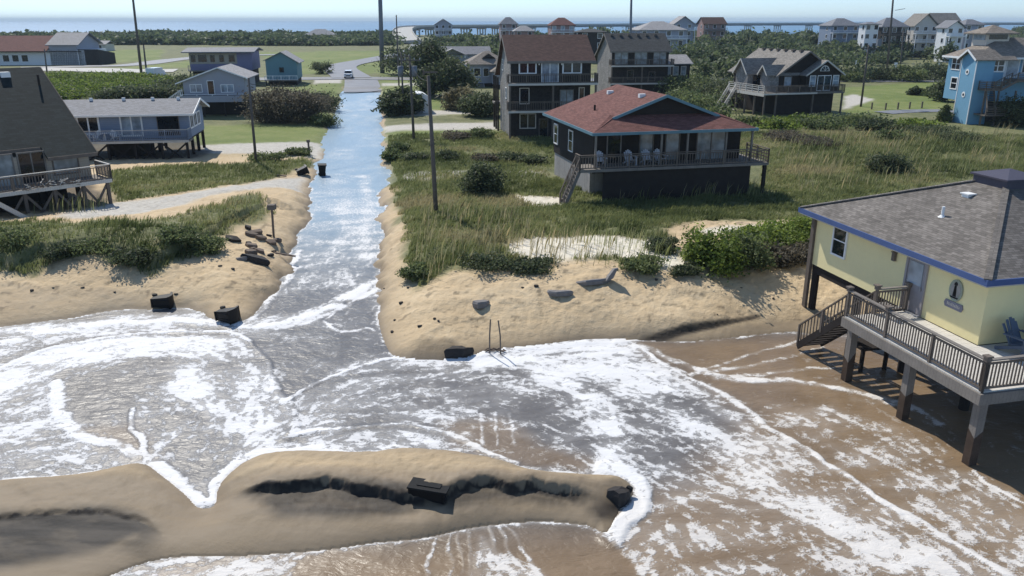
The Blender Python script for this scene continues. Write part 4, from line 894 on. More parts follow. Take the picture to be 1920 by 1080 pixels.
# ======== red roofed house, centre right
r = thing('red_roofed_house', "low dark shingled house with red brown hip roof and long front porch", "house", (5.6,55.7,0), 13)
part(r,'wall','brown', MB().box(.8,12.4,2.2,12.6,2.6,5.72)); part(r,'lower_wall','skirt', MB().box(.86,12.3,3.0,12.5,-.3,2.58))
ro = MB(); z0 = 5.8
ro.slab([(0,0,z0),(2.1,2.0,6.57),(6.25,2.1,8.1),(6.25,12.6,8.1),(0,13.2,z0)],.12); ro.slab([(12.5,0,z0),(12.5,13.2,z0),(6.25,12.6,8.1),(6.25,2.1,8.1),(10.4,2.0,6.57)],.12)
ro.slab([(0,0,z0),(12.5,0,z0),(10.4,2.6,6.72),(2.1,2.6,6.72)],.12); ro.slab([(0,13.2,z0),(6.25,12.6,8.1),(12.5,13.2,z0)],.12)
ro = part(r,'roof','roof_red',ro)
part(r,'gable','brown', MB().prism([(2.2,6.5),(10.3,6.5),(6.25,7.97)],'y',2.5,2.7))
f = MB(); f.box(-.05,12.55,-.06,-.003,5.62,5.82); f.box(-.06,-.003,-.003,13.25,5.62,5.82); f.box(12.503,12.56,-.003,13.25,5.62,5.82); f.build('fascia', M['tealtrim'], ro)
f = MB().beam((2.1,1.97,6.5),(6.25,2.07,8.02),.05,.2).beam((10.4,1.97,6.5),(6.25,2.07,8.02),.05,.2); f.build('rake_board', M['tealtrim'], ro)
vents(r, [(4.8,10.2,7.62),(5.3,4.6,7.82)], 'white', .24); part(r,'vent_pipe','dark_post', MB().tube([(2.3,6.6,6.5),(2.3,6.6,7.05)],.08,8))
part(r,'porch_floor','deck', MB().box(-.9,13.6,-.1,2.18,3.1,3.3)); part(r,'porch_skirt','dark_post', MB().box(.9,12.3,.15,.25,-.2,3.08))
railing(r,[(-.9,-.05),(13.55,-.05)],3.3,1.0,1.9,.2,'rail'); railing(r,[(13.55,-.05),(13.55,3.2)],3.3,1.0,1.6,.2,'rail',bars=4); railing(r,[(-.9,-.05),(-.9,1.0)],3.3,1.0,1.2,.2,'rail')
part(r,'side_deck','deck', MB().box(12.45,13.6,2.2,4.6,3.1,3.28)); 
posts(r,[(.3,.25),(5.2,.25),(7.2,.25),(10.2,.25),(12.25,.25)],3.3,5.66,.13,'deck','porch_post'); posts(r,[(13.4,.1),(13.4,4.3)],-.3,3.1,.22,'dark_post','piling')
opening(r,'door','y',2.2,2.35,3.32,.95,2.05,'deck','glass'); 
for c, w in ((4.85,.95),(6.9,1.0)): opening(r,'window','y',2.2,c,3.4,w,1.9,'rail','curtain')
opening(r,'glass_door','y',2.2,10.0,3.34,2.2,2.0,'rail','curtain',-1,2)
for y_ in (7.7,13.3-1.4): opening(r,'side_window','x',.8,y_,3.45,.95,1.5,'white','glass',-1,1,2)
stairs(r,(-.9,.0,3.2),(-2.2,-.6,.7),.95,(0,1),11,'deck',True,'rail')
for k, (x, d) in enumerate(((1.0,-6),(3.55,4),(5.55,-3),(6.3+.0,8))):
    adirondack('porch_chair', ["white slatted porch chair left of the red roofed house door","white slatted porch chair right of the red roofed house door","white slatted porch chair third from the porch stairs","white slatted porch chair farthest from the porch stairs"][k], local(r,(1.0,3.3,4.6,5.6)[k],1.2,3.3), 13+d, 'chair', "white chairs along the red roofed house porch")

# ======== saltbox houses with decks
def saltbox(name, label, loc, deg, x0, x1, eave, ridge, ry, by, bz, depth, roofm, lv, front, wallm='shake', sidewall='shake_grey_lit', fascia='deck'):
    r = thing(name, label, "house", loc, deg)
    prof = [(0,-.6),(0,eave-.1),(ry,ridge-.15),(depth,ridge-.15+(bz-ridge)*(depth-ry)/(by-ry)),(depth,-.6)]
    part(r,'wall',wallm, MB().prism(prof,'x',x0,x1)); part(r,'side_wall',sidewall, MB().prism([(.05,-.55),(.05,eave-.14),(ry,ridge-.22),(depth-.05,ridge-.24+(bz-ridge)*(depth-ry)/(by-ry)),(depth-.05,-.55)],'x',x0-.06,x0-.003))  # left wall wears the shingle copy with sun in its colour
    ro = MB().slab([(x0-.45,-.5,eave-.32),(x1+.45,-.5,eave-.32),(x1+.45,ry,ridge),(x0-.45,ry,ridge)],.13)
    ym = (ry+by)*.55; zm = ridge+(bz-ridge)*(ym-ry)/(by-ry)-.35
    ro.slab([(x0-.45,ry,ridge),(x1+.45,ry,ridge),(x1+.45,ym,zm),(x0-.45,ym,zm)],.13); ro.slab([(x0-.45,ym,zm),(x1+.45,ym,zm),(x1+.45,by,bz),(x0-.45,by,bz)],.13)
    ro = part(r,'roof',roofm,ro)
    f = MB().box(x0-.47,x1+.47,-.55,-.503,eave-.55,eave-.28)
    for a, e in (((-.5,eave-.4),(ry,ridge-.09)),((ry,ridge-.09),(ym,zm-.09)),((ym,zm-.09),(by,bz-.09))): f.beam((x0-.49,a[0],a[1]),(x0-.49,e[0],e[1]),.05,.24)
    f.build('fascia', M[fascia], ro)
    for k, (z, yo) in enumerate(lv):
        part(r,'deck_floor','deck', MB().box(x0-.5,x1+.5,-yo,-.002,z,z+.18)); railing(r,[(x0-.45,-.05),(x0-.45,-yo+.05),(x1+.45,-yo+.05),(x1+.45,-.05)],z+.18,1.02,2.2,.2,'rail')
        part(r,'deck_edge','deck_pale', MB().box(x0-.5,x1+.5,-yo-.04,-yo-.002,z-.02,z+.2))
    posts(r,[(x0-.3,-1.3),((x0+x1)/2,-1.3),(x1+.3,-1.3)],-.6,lv[-1][0],.2,'post','deck_post')
    for a in front: opening(r,*a)
    return r
r = saltbox('three_storey_house', "tall dark shingled three storey house with brown red roof and white windows", (-1,91,.5), 8, .9, 9.9, 8.75, 11.15, 4.4, 11.2, 6.4, 9.2, 'roof_brown', [(3.0,1.4),(5.95,1.5)],
  [('window','y',0,2.75,7.2,1.7,1.3,'white','glass',-1,2,1,.16),('glass_door','y',0,5.25,6.2,1.75,2.3,'white','pale_glass',-1,2,1,.12),('window','y',0,7.75,7.2,1.9,1.3,'white','glass',-1,2,1,.16),
   ('window','y',0,2.4,3.9,.95,1.6,'cream','glass',-1,1,1),('glass_door','y',0,7.2,3.25,1.4,2.0,'deck','curtain',-1,2,1),('window','y',0,8.9,3.9,.5,1.6,'cream','glass',-1,1,1),('window','y',0,2.8,1.2,1.7,1.5,'cream','glass',-1,2,1),('door','y',0,4.6,.1,.9,2.0,'rail','glass',-1,1,1),('side_window','x',.84,6.5,7.2,.8,1.1,'white','glass',-1,1,2),('side_window','x',.84,3.5,4.2,.8,1.1,'white','glass',-1,1,2)])
posts(r,[(.3,7.0),(.3,9.0),(.3,11.0),(4,11.0),(9.5,11.0)],-.6,6.3,.2,'dark_post','rear_post')
part(r,'rear_deck','deck', MB().box(.1,9.9,9.3,11.2,3.0,3.2)); part(r,'porch_light','white', MB().box(3.95,4.1,-.1,-.0,8.0,8.2).box(6.5,6.65,-.1,0,8.0,8.2))
r = saltbox('grey_roofed_house', "dark shingled house with charcoal roof behind the three storey house", (15,140,.5), 8, 1.9, 11.8, 8.1, 10.6, 4.2, 12.5, 5.8, 10, 'roof_grey', [(2.4,1.4),(5.3,1.6)],
  [('glass_door','y',0,3.5,5.6,2.2,2.0,'rail','curtain',-1,2),('glass_door','y',0,6.9,5.6,2.1,2.0,'rail','curtain',-1,2),('glass_door','y',0,10.2,5.6,2.1,2.0,'rail','curtain',-1,2),('window','y',0,5.2,3.2,1.0,1.4,'rail','glass'),('window','y',0,9.0,2.9,1.0,1.4,'rail','glass')])
vents(r,[(2.6+k*1.55,3.5,10.3) for k in range(6)],'rail',.26)
part(r,'side_wing','shake', MB().box(11.9,17,3.5,10,-.6,5.6)); part(r,'side_wing_roof','roof_light', MB().slab([(11.8,3.0,5.5),(17.4,3.0,5.5),(17.4,7,6.9),(11.8,7,6.9)],.12).slab([(11.8,7,6.9),(17.4,7,6.9),(17.4,10.5,5.6),(11.8,10.5,5.6)],.12))
for c in (13,14.4,15.8): opening(r,'side_wing_window','y',3.5,c,3.6,.8,1.4,'cream','curtain')

# ======== dark deck house on the right
r = thing('dark_deck_house', "dark brown gabled house with tan grey roof and wide raised deck, right of centre", "house", (33.5,112,.5), 16)
part(r,'wall','brown', MB().prism([(5.2,2.9),(5.2,5.6),(9.5,8.35),(13.8,5.6),(13.8,2.9)],'y',3,15)); part(r,'lower_wall','dark_post', MB().box(4.2,13.4,1.6,14.5,-.6,2.9))
ro = MB().slab([(4.4,2.5,5.25),(9.5,2.5,8.62),(9.5,15.6,8.62),(4.4,15.6,5.25)],.14).slab([(14.6,2.5,5.25),(14.6,15.6,5.25),(9.5,15.6,8.62),(9.5,2.5,8.62)],.14)
ro = part(r,'roof','roof_tan',ro); vents(r,[(9.2,4.2+k*1.9,8.55) for k in range(6)],'rail',.28)
MB().beam((4.4,2.46,5.16),(9.5,2.46,8.53),.05,.22).beam((14.6,2.46,5.16),(9.5,2.46,8.53),.05,.22).build('rake_board', M['deck'], ro)
part(r,'front_bay','brown', MB().prism([(8.6,2.9),(8.6,5.55),(11.4,7.2),(14.2,5.55),(14.2,2.9)],'y',1.5,3.2))
b_ = MB().slab([(8.2,1.1,5.4),(11.4,1.1,7.42),(11.4,5.6,7.42),(8.2,5.6,5.4)],.12).slab([(14.6,1.1,5.4),(14.6,5.6,5.4),(11.4,5.6,7.42),(11.4,1.1,7.42)],.12); b_ = part(r,'bay_roof','roof_tan',b_)
MB().beam((8.2,1.06,5.34),(11.4,1.06,7.36),.05,.2).beam((14.6,1.06,5.34),(11.4,1.06,7.36),.05,.2).build('rake_board', M['deck_pale'], b_)
opening(r,'glass_door','y',1.5,11.5,3.3,2.1,1.95,'white','glass',-1,2); opening(r,'window','y',1.5,9.6,3.9,.8,1.35,'white','pale_glass',-1,1,2); opening(r,'window','y',1.5,13.4,3.9,.8,1.35,'white','pale_glass',-1,1,2); opening(r,'window','y',3,6.6,3.9,1.1,1.2,'rail','pale_glass'); 
arc = [(11.4+.62*math.cos(a),5.95+.62*math.sin(a)) for a in np.linspace(0,math.pi,13)]; aw = part(r,'arched_window','white', MB().prism([(11.4+.75*math.cos(a),5.9+.78*math.sin(a)) for a in np.linspace(0,math.pi,13)],'y',1.44,1.498)); MB().prism(arc,'y',1.425,1.438).build('pane', M['glass'], aw)
MB().beam((11.4,1.415,5.95),(11.4,1.415,6.57),.05,.02).beam((11.4,1.415,5.95),(11.84,1.415,6.39),.05,.02).beam((11.4,1.415,5.95),(10.96,1.415,6.39),.05,.02).build('muntins', M['white'], aw)
for y0, y1, xw, zt in ((6.3,9.5,2.2,7.5),(3.05,4.9,3.4,6.75)):
    ym = (y0+y1)/2; part(r,'side_bay','shake_grey_lit', MB().prism([(y0,2.9),(y0,5.6),(ym,zt-.2),(y1,5.6),(y1,2.9)],'x',xw,5.3))  # bays facing the sun get the paler, sunlit shingle colour
    s_ = MB().slab([(xw-.4,y0-.3,5.4),(9,y0-.3,5.4),(9,ym,zt),(xw-.4,ym,zt)],.12).slab([(xw-.4,ym,zt),(9,ym,zt),(9,y1+.3,5.4),(xw-.4,y1+.3,5.4)],.12); s_ = part(r,'side_bay_roof','roof_tan',s_)
    MB().beam((xw-.43,y0-.3,5.34),(xw-.43,ym,zt-.07),.05,.2).beam((xw-.43,y1+.3,5.34),(xw-.43,ym,zt-.07),.05,.2).build('rake_board', M['deck_pale'], s_)
opening(r,'side_window','y',6.3,3.9,3.6,1.6,1.7,'rail','glass'); opening(r,'side_door','x',5.2,5.6,3.2,.9,1.9,'white','curtain')
part(r,'deck_floor','deck', MB().box(1.1,14,0,1.48,2.95,3.15).box(1.1,5.1,1.5,9.6,2.95,3.149)); part(r,'deck_edge','deck_pale', MB().box(1.04,1.098,0,9.6,2.75,3.16).box(1.04,9.5,-.05,-.002,2.95,3.16))
railing(r,[(1.15,9.5),(1.15,.05)],3.15,1.0,1.7,.25,'deck_pale',bars=3); railing(r,[(1.15,.05),(13.95,.05),(13.95,1.5)],3.15,1.0,1.8,.2,'rail')
posts(r,[(1.3,.2),(1.3,2.6),(1.3,5),(1.3,7.4),(1.3,9.4),(3.2,.3),(13.8,.2),(9,.2)],-.6,2.95,.2,'post')
stairs(r,(1.0,7.2,3.05),(-1.9,5.6,.1),1.1,(-.48,.87),12,'deck',True,'deck_pale')

# ======== blue house on the right
r = thing('blue_tower_house', "tall sky blue house with white trim, taupe roof and outside stairs at the right edge", "house", (57.8,103,.4), 4)
part(r,'tower','blue', MB().prism([(.2,-.6),(.2,8.3),(1.7,9.1),(3.2,8.3),(3.2,-.6)],'x',0,2.4))
w_ = MB().box(.8,16,3.25,7.4,2.9,8.4).box(2.45,4.3,1.0,3.2,5.4,8.3).box(4.32,16,2.0,3.24,2.9,8.35); part(r,'wall','blue',w_); part(r,'lower_wall','dark_post', MB().box(2.6,16,3.4,7.2,-.6,2.88))
ro = MB(); e = 8.35
for p in (((.2,.6,e),(18,.6,e),(13,4.3,10.7),(5,4.3,10.7)),((.2,8.0,e),(5,4.3,10.7),(13,4.3,10.7),(18,8.0,e)),((.2,.6,e),(5,4.3,10.7),(.2,8.0,e)),((18,.6,e),(18,8.0,e),(13,4.3,10.7))): ro.slab(p,.14)
ro = part(r,'roof','roof_taupe',ro); MB().box(.15,18.05,.52,.598,8.15,8.38).box(.12,.198,.6,8.0,8.15,8.38).build('fascia', M['white'], ro)
t_ = MB().slab([(-.45,-.2,8.15),(5,-.2,8.15),(5,1.7,9.32),(-.45,1.7,9.32)],.12).slab([(-.45,1.7,9.32),(5,1.7,9.32),(5,3.6,8.15),(-.45,3.6,8.15)],.12); t_ = part(r,'tower_roof','roof_taupe',t_)
MB().beam((-.48,-.25,8.08),(-.48,1.7,9.27),.06,.22).beam((-.48,3.65,8.08),(-.48,1.7,9.27),.06,.22).build('rake_board', M['white'], t_)
cu = MB().box(3.0,6.0,3.6,6.6,9.2,11.3); cu = part(r,'cupola','cream',cu); MB().box(3.3,5.7,3.54,3.598,10.5,11.1).build('cupola_window', M['glass'], cu); MB().box(2.94,2.998,3.9,6.3,10.4,11.1).build('cupola_window', M['pale_glass'], cu)
c_ = MB(); q = [(2.2,2.8,11.25),(6.8,2.8,11.25),(6.8,7.4,11.25),(2.2,7.4,11.25)]; c_.add(q+[(4.5,5.1,12.25)]+[(a,b2,z-.14) for a,b2,z in q],[(0,1,4),(1,2,4),(2,3,4),(3,0,4),(5,6,1,0),(6,7,2,1),(7,8,3,2),(8,5,0,3),(8,7,6,5)]); c_.build('cupola_roof', M['roof_taupe'], cu)
for tr in ((-.03,.06,.13,.24,-.5,8.2),(-.03,.06,3.16,3.27,-.5,8.2),(4.26,4.36,.93,1.04,5.4,8.2)): part(r,'corner_trim','white',MB().box(*tr))
for z in (3.8,6.6):
    n_=12; pw_ = part(r,'porthole','white', MB().prism([(1.75+.36*math.cos(2*math.pi*k/n_),z+.36*math.sin(2*math.pi*k/n_)) for k in range(n_)],'x',-.05,-.002)); MB().prism([(1.75+.17*math.cos(2*math.pi*k/n_),z+.17*math.sin(2*math.pi*k/n_)) for k in range(n_)],'x',-.07,-.052).build('pane', M['glass'], pw_)
opening(r,'side_window','x',.8,5.6,6.75,1.7,1.3,'white','glass',-1,2,2,.14); opening(r,'side_window','x',.8,5.4,4.3,1.2,1.3,'white','glass',-1,1,2,.14);
opening(r,'bay_window','y',1.0,3.35,6.75,1.5,1.25,'white','glass',-1,2,2,.16); opening(r,'glass_door','y',2,6.0,6.0,1.5,2.0,'white','pale_glass',-1,1,1,.14); opening(r,'window','y',2,8.1,6.5,1.5,1.5,'white','glass',-1,2,1,.14)
part(r,'stair_landing','rail', MB().box(.7,2.8,-1.4,.15,4.5,4.68)); railing(r,[(.75,.1),(.75,-1.35),(2.7,-1.35)],4.68,.95,1.1,.2,'rail',bars=4)
part(r,'upper_deck','rail', MB().box(4.6,16,-1.4,1.95,5.55,5.75)); railing(r,[(4.65,-1.35),(16,-1.35)],5.75,.95,1.9,.2,'rail',bars=4)
stairs(r,(4.6,-1.4,5.65),(2.7,-1.4,4.6),1.1,(0,1),6,'rail',True,'rail'); stairs(r,(.9,-1.3,4.5),(.9,-3.8+1.6,2.0),1.0,(1,0),9,'rail',False)
posts(r,[(.85,-1.25),(2.6,-1.25),(4.8,-1.25),(8,-1.25),(12,-1.25)],-.6,4.5,.18,'rail','stair_post'); part(r,'low_landing','rail', MB().box(.7,3.4,-2.2,.1,1.5,1.65)); railing(r,[(.75,-2.15),(3.3,-2.15)],1.65,.9,1.2,.2,'rail',bars=3)
fx = thing('white_fence', "white vinyl board fence beside the blue house stairs", "fence", local(r,4.4,-1.8,0), 4)
for k in range(8):
    MB().box(k*.95+.08,k*.95+.93,-.02,.02,-.3,1.35).build('panel', M['vinyl'], fx); MB().box(k*.95-.04,k*.95+.06,-.05,.05,-.4,1.5).build('post', M['vinyl'], fx)
bush('stair_bush', "dark shrub growing under the blue house stairs", "bush", local(r,4.2,-2.2,0), 1.9, 3.4, 'dark', 34, 70, .3); bush('corner_bush', "grey green shrub at the left corner of the blue house", "bush", local(r,-.9,3.5,-.3), 1.0, 2.6, 'mid', 24, 60, .25)

# ======== dark roofed house on the left edge
bx_, by_ = G(205,308,3.9); r = thing('dark_roofed_house', "house under one huge dark green grey roof with raised deck at the left edge", "house", (bx_,by_,0), 47)
part(r,'wall','beige', MB().box(-16,-.5,2.25,17.5,2.7,4.7)); part(r,'gable_wall','skirt', MB().prism([(2.3,2.7),(2.3,4.55),(10,9.6),(17.6,4.5),(17.6,2.7)],'x',-.9,-.45))
ro = MB().slab([(-3.25,1.6,4.55),(-.1,1.6,4.55),(-.1,10,9.95),(-3.25,10,9.95)],.16).slab([(-16,2.55,5.16),(-3.25,2.55,5.16),(-3.25,10,9.948),(-16,10,9.948)],.16).slab([(-16,10,9.95),(-.1,10,9.95),(-.1,18.4,4.5),(-16,18.4,4.5)],.16)
ro = part(r,'roof','roof_green',ro); MB().beam((-.07,1.6,4.45),(-.07,10,9.85),.05,.2).box(-3.25,-.1,1.53,1.597,4.33,4.56).box(-16,-3.3,2.48,2.548,4.95,5.18).build('fascia', M['rail'], ro)
for x in (-6.2,-4.35,-2.7,-9): MB().box(x-.3,x+.3,9.0,9.5,9.35,9.72).build('roof_vent', M['white'], r)
part(r,'vent_pipe','dark_post', MB().tube([(-.9,8.2,8.7),(-.9,8.2,9.5)],.08,8))
opening(r,'glass_door','y',2.25,-4.05,2.95,1.5,1.95,'deck','glass',-1,2); opening(r,'glass_door','y',2.25,-6.2,2.95,2.0,1.95,'deck','curtain',-1,2); opening(r,'window','y',2.25,-2.0,3.3,1.5,1.0,'rail','curtain'); opening(r,'window','y',2.25,-9,3.2,2.0,1.4,'deck','curtain',-1,2)
part(r,'deck_floor','deck', MB().box(-14,0,0,2.24,2.72,2.9).box(-.48,0,2.25,2.6,2.72,2.9)); part(r,'deck_edge','deck_pale', MB().box(-14,0,-.06,-.002,2.68,2.92))
railing(r,[(-12,.0),(0,.0),(0,2.5)],2.9,1.0,1.9,.18,'rail',cap_mat='deck_pale')
posts(r,[(-.25,.2),(-1.8,.25),(-3.6,.2),(-5.4,.2),(-7.2,.2),(-9,.2)],-.3,2.72,.2,'post',brace=True); posts(r,[(-1.2,3.2),(-3.6,3.2),(-6,3.2),(-8.5,3.2),(-1.2,8),(-5,8)],-.3,2.7,.24,'dark_post'); part(r,'lower_wall','dark_post', MB().box(-16,-1.6,4.2,16,-.3,2.68))
stairs(r,(-7.6,-1.05,2.8),(-5.3,-1.05,.85),1.0,(0,1),9,'deck_pale',False)
p = thing('deck_debris', "jumble of pale broken branches and scraps on the edge of the left house deck", "debris", local(r,-3.9,-.15,2.92), 47)
mb = MB(); mb2 = MB()
for k in range(60):
    a = random.uniform(0,6.28); x = random.uniform(-1.7,1.7); q = random.uniform(.2,.6); z = random.uniform(.02,.55)*(1-abs(x)/2.2)
    (mb if k % 2 else mb2).beam((x,random.uniform(-.15,.25),z),(x+math.cos(a)*q,random.uniform(-.15,.3),z+math.sin(a)*q*.5),random.uniform(.03,.08),.03)
mb.build('pale_sticks', M['deck_pale'], p); mb2.build('grey_sticks', M['wood'], p)

# ======== blue grey stilt house
g0 = G(150,244,3.5); r = thing('stilt_house', "long blue grey one storey house on open stilts with a front deck", "house", (g0[0]-2.6,g0[1]-.4,0), 9)
part(r,'wall','bluegrey', MB().box(.2,12.0,1.6,8.2,2.4,4.85)); 
ro = MB().slab([(-.5,1.0,4.72),(12.6,1.0,4.72),(12.6,4.9,5.85),(-.5,4.9,5.85)],.12).slab([(-.5,4.9,5.85),(12.6,4.9,5.85),(12.6,8.8,4.72),(-.5,8.8,4.72)],.12); ro = part(r,'roof','roof_slate',ro)
MB().box(-.5,12.6,.94,.997,4.55,4.74).beam((12.63,1.0,4.65),(12.63,4.9,5.78),.05,.2).beam((12.63,8.8,4.65),(12.63,4.9,5.78),.05,.2).build('fascia', M['white'], ro); vents(r,[(2.5,4.6,5.85),(5.5,4.6,5.85),(8.2,4.6,5.85),(10.6,4.6,5.85)],'white',.14)
part(r,'gable_wall','greysid', MB().prism([(1.65,4.86),(4.9,5.68),(8.15,4.86)],'x',11.8,12.02)); 
opening(r,'window','y',1.6,2.9,3.0,1.7,1.45,'white','glass',-1,2,1,.16); opening(r,'glass_door','y',1.6,6.75,2.75,1.75,1.75,'white','pale_glass',-1,2,1,.14); opening(r,'porch_opening','y',1.6,10.1,2.7,1.9,1.75,'rail','glass',-1,1,1,.06)
for y_ in (2.6,4.2,5.8): opening(r,'side_window','x',12.02,y_,3.3,1.1,1.1,'white','glass',1,2,1,.12)
part(r,'deck_floor','deck', MB().box(-.2,12.2,-.1,1.58,2.2,2.38)); part(r,'deck_edge','deck_pale', MB().box(-.2,12.2,-.16,-.102,2.18,2.4)); railing(r,[(-.1,-.02),(12.1,-.02),(12.1,1.5)],2.38,1.0,2.0,.17,'bluegrey',cap_mat='deck_pale')
posts(r,[(.2,.2),(2.4,.2),(4.8,.2),(7.2,.2),(9.6,.2),(11.9,.2)],-.3,2.2,.22,'dark_post',brace=True); posts(r,[(x,y) for y in (3,5.5,8) for x in (.4,4.2,8,11.8)],-.3,2.4,.26,'dark_post'); part(r,'storage_room','dark_post', MB().box(4.6,7.0,2.2,7.5,-.3,2.38)); part(r,'floor_frame','dark_post', MB().box(.3,11.9,1.7,8.1,2.2,2.39))
p = thing('deck_table_set', "white table with two chairs on the blue grey stilt house deck", "table", local(r,4.5,.55,2.38), 9)
MB().prism([(.42*math.cos(a),.42*math.sin(a)) for a in np.linspace(0,6.0,12)],'z',.7,.74).build('tabletop', M['white'], p); MB().tube([(0,0,0),(0,0,.7)],[.2,.04],8).build('pedestal', M['white'], p)
for sx in (-1,1): adirondack('deck_armchair', "white armchair %s the white table on the stilt house deck" % ("left of" if sx < 0 else "right of"), local(r,4.5+sx*.95,.6,2.38), 9+sx*40, 'white', None, .95)

# ======== grey gable house, lavender and teal houses
r = thing('grey_gable_house', "small grey gabled house raised on dark posts with a white stair rail", "house", (-46.5,114.5,.4), 8)
part(r,'wall','greysid', MB().prism([(.7,2.8),(.7,4.85),(5.6,6.45),(9.0,5.3),(9.0,2.8)],'y',0,9)); part(r,'lower_wall','dark_post', MB().box(1.0,8.7,1.2,8.6,-.5,2.1)); part(r,'deck_skirt','greysid', MB().box(.6,8.9,-1.5,-1.42,2.0,2.85))
ro = MB().slab([(-.2,-.5,4.5),(5.6,-.5,6.62),(5.6,9.6,6.62),(-.2,9.6,4.5)],.12).slab([(9.6,-.5,5.12),(9.6,9.6,5.12),(5.6,9.6,6.62),(5.6,-.5,6.62)],.12); ro = part(r,'roof','roof_light',ro); MB().beam((-.2,-.53,4.44),(5.6,-.53,6.56),.05,.16).beam((9.6,-.53,5.06),(5.6,-.53,6.56),.05,.16).build('rake_board', M['white'], ro)
opening(r,'door','y',0,4.4,2.95,.8,1.8,'white','glass'); opening(r,'window','y',0,2.4,3.3,1.5,.95,'white','pale_glass',-1,2); opening(r,'window','y',0,6.6,3.25,1.6,.95,'white','pale_glass',-1,2)
part(r,'deck_floor','deck', MB().box(.6,8.9,-1.4,-.003,2.65,2.8)); railing(r,[(.65,-1.35),(8.85,-1.35)],2.8,.25,2.2,.3,'white',skip_bal=True); posts(r,[(.8,-1.2),(3.4,-1.2),(6.2,-1.2),(8.7,-1.2)],-.5,2.65,.2,'dark_post'); stairs(r,(.5,-1.3,2.7),(-3.2,-1.3,.3),1.1,(0,1),10,'deck',True,'white')
gx = AT(365,165,172); r = thing('lavender_house', "flat roofed lavender grey house with dark windows behind the grey gabled house", "house", (-66,170,.4), 8)
part(r,'wall','purple', MB().box(0,12.4,0,10,3.0,6.6)); part(r,'front_wall','beige', MB().box(0,9.4,-.08,-.003,4.3,6.4)); part(r,'lower_wall','dark_post', MB().box(.3,12,.4,9.6,-.5,2.98)); part(r,'roof','roof_slate', MB().slab([(-1.2,-1.3,6.7),(13.2,-1.3,6.7),(13.2,5,7.4),(-1.2,5,7.4)],.2).slab([(-1.2,5,7.4),(13.2,5,7.4),(13.2,11,6.7),(-1.2,11,6.7)],.2))
for c, w in ((.8,.9),(2.6,1.7),(4.6,.9),(6.4,.9),(8.4,1.2)): opening(r,'window','y',-.08,c,4.7,w,1.4,'beige','glass')
part(r,'deck_floor','deck', MB().box(0,12.4,-1.8,-.1,2.9,3.08)); railing(r,[(0,-1.75),(12.4,-1.75)],3.08,1.0,2,.25,'purple'); posts(r,[(.3,-1.6),(4,-1.6),(8,-1.6),(12,-1.6)],-.5,2.9,.22,'dark_post')
r = thing('teal_house', "small teal house with pale gable roof beside the lavender house", "house", (-50.5,170,.4), 8)
part(r,'wall','teal', MB().prism([(0,1.2),(0,5.0),(3.2,6.5),(6.2,4.6),(6.2,1.2)],'y',0,9)); part(r,'lower_wall','dark_post', MB().box(.2,6,.4,8.6,-.5,1.2)); ro = part(r,'roof','roof_light', MB().slab([(-.4,-.5,5.0),(3.2,-.5,6.7),(3.2,9.5,6.7),(-.4,9.5,5.0)],.12).slab([(6.8,-.5,4.5),(6.8,9.5,4.5),(3.2,9.5,6.7),(3.2,-.5,6.7)],.12))
opening(r,'window','y',0,3.1,2.6,.9,1.0,'teal','glass'); part(r,'porch','deck', MB().box(-.2,6.4,-2,-.01,1.0,1.2)); railing(r,[(-.1,-1.9),(6.3,-1.9)],1.2,.9,1.6,.3,'white'); posts(r,[(.1,-1.8),(3.1,-1.8),(6.1,-1.8)],-.5,1.0,.2,'dark_post')

# ======== tan roofed cottage and its neighbour between the oaks and the three storey house
x_, y_, _ = AT(880,160,165); r = thing('tan_cottage', "small cottage with stepped tan hip roofs half hidden by the tall dark house", "house", (x_,y_,.4), 8)
part(r,'wall','greysid', MB().box(0,8,0,8,.8,4.6).box(4.5,10.5,-4,-.01,.8,3.4)); part(r,'lower_wall','dark_post', MB().box(.3,7.7,.3,7.7,-.5,.8).box(4.8,10.2,-3.7,-.02,-.5,.8))
ro = MB()
for X0,X1,Y0,Y1,e,h,rx0,rx1 in ((-.8,8.8,-.8,8.8,4.5,6.9,3.6,4.4),(3.9,11.2,-4.7,.2,3.3,4.8,6.5,8.6)):
    ym=(Y0+Y1)/2; ro.slab([(X0,Y0,e),(X1,Y0,e),(rx1,ym,h),(rx0,ym,h)],.12).slab([(X1,Y1,e),(X0,Y1,e),(rx0,ym,h),(rx1,ym,h)],.12).slab([(X0,Y1,e),(X0,Y0,e),(rx0,ym,h)],.12).slab([(X1,Y0,e),(X1,Y1,e),(rx1,ym,h)],.12)
part(r,'roof','roof_taupe',ro); part(r,'dormer','dark_post', MB().prism([(2.7,5.6),(5.4,5.6),(4.05,6.5)],'y',1.0,3.0)); opening(r,'window','y',0,1.6,2.2,1.2,1.5,'white','glass'); opening(r,'window','y',0,3.4,2.2,1.0,1.5,'white','glass'); opening(r,'window','y',-4,6.2,1.5,1.2,1.4,'white','glass'); opening(r,'side_window','x',0,4,2.2,2.2,1.5,'white','glass',-1,2)
part(r,'porch','deck', MB().box(-2,0-.01,0,6,.6,.8)); railing(r,[(-1.95,0),(-1.95,6)],.8,.9,1.5,.25,'white'); stairs(r,(1.5,-.1,.7),(1.5,-1.6,0),1.4,(1,0),4,'deck_pale',False)
x_, y_, _ = AT(825,118,235); r = thing('grey_cottage', "pale grey cottage with low gable roof behind the tan roofed cottage", "house", (x_,y_,.5), 6)
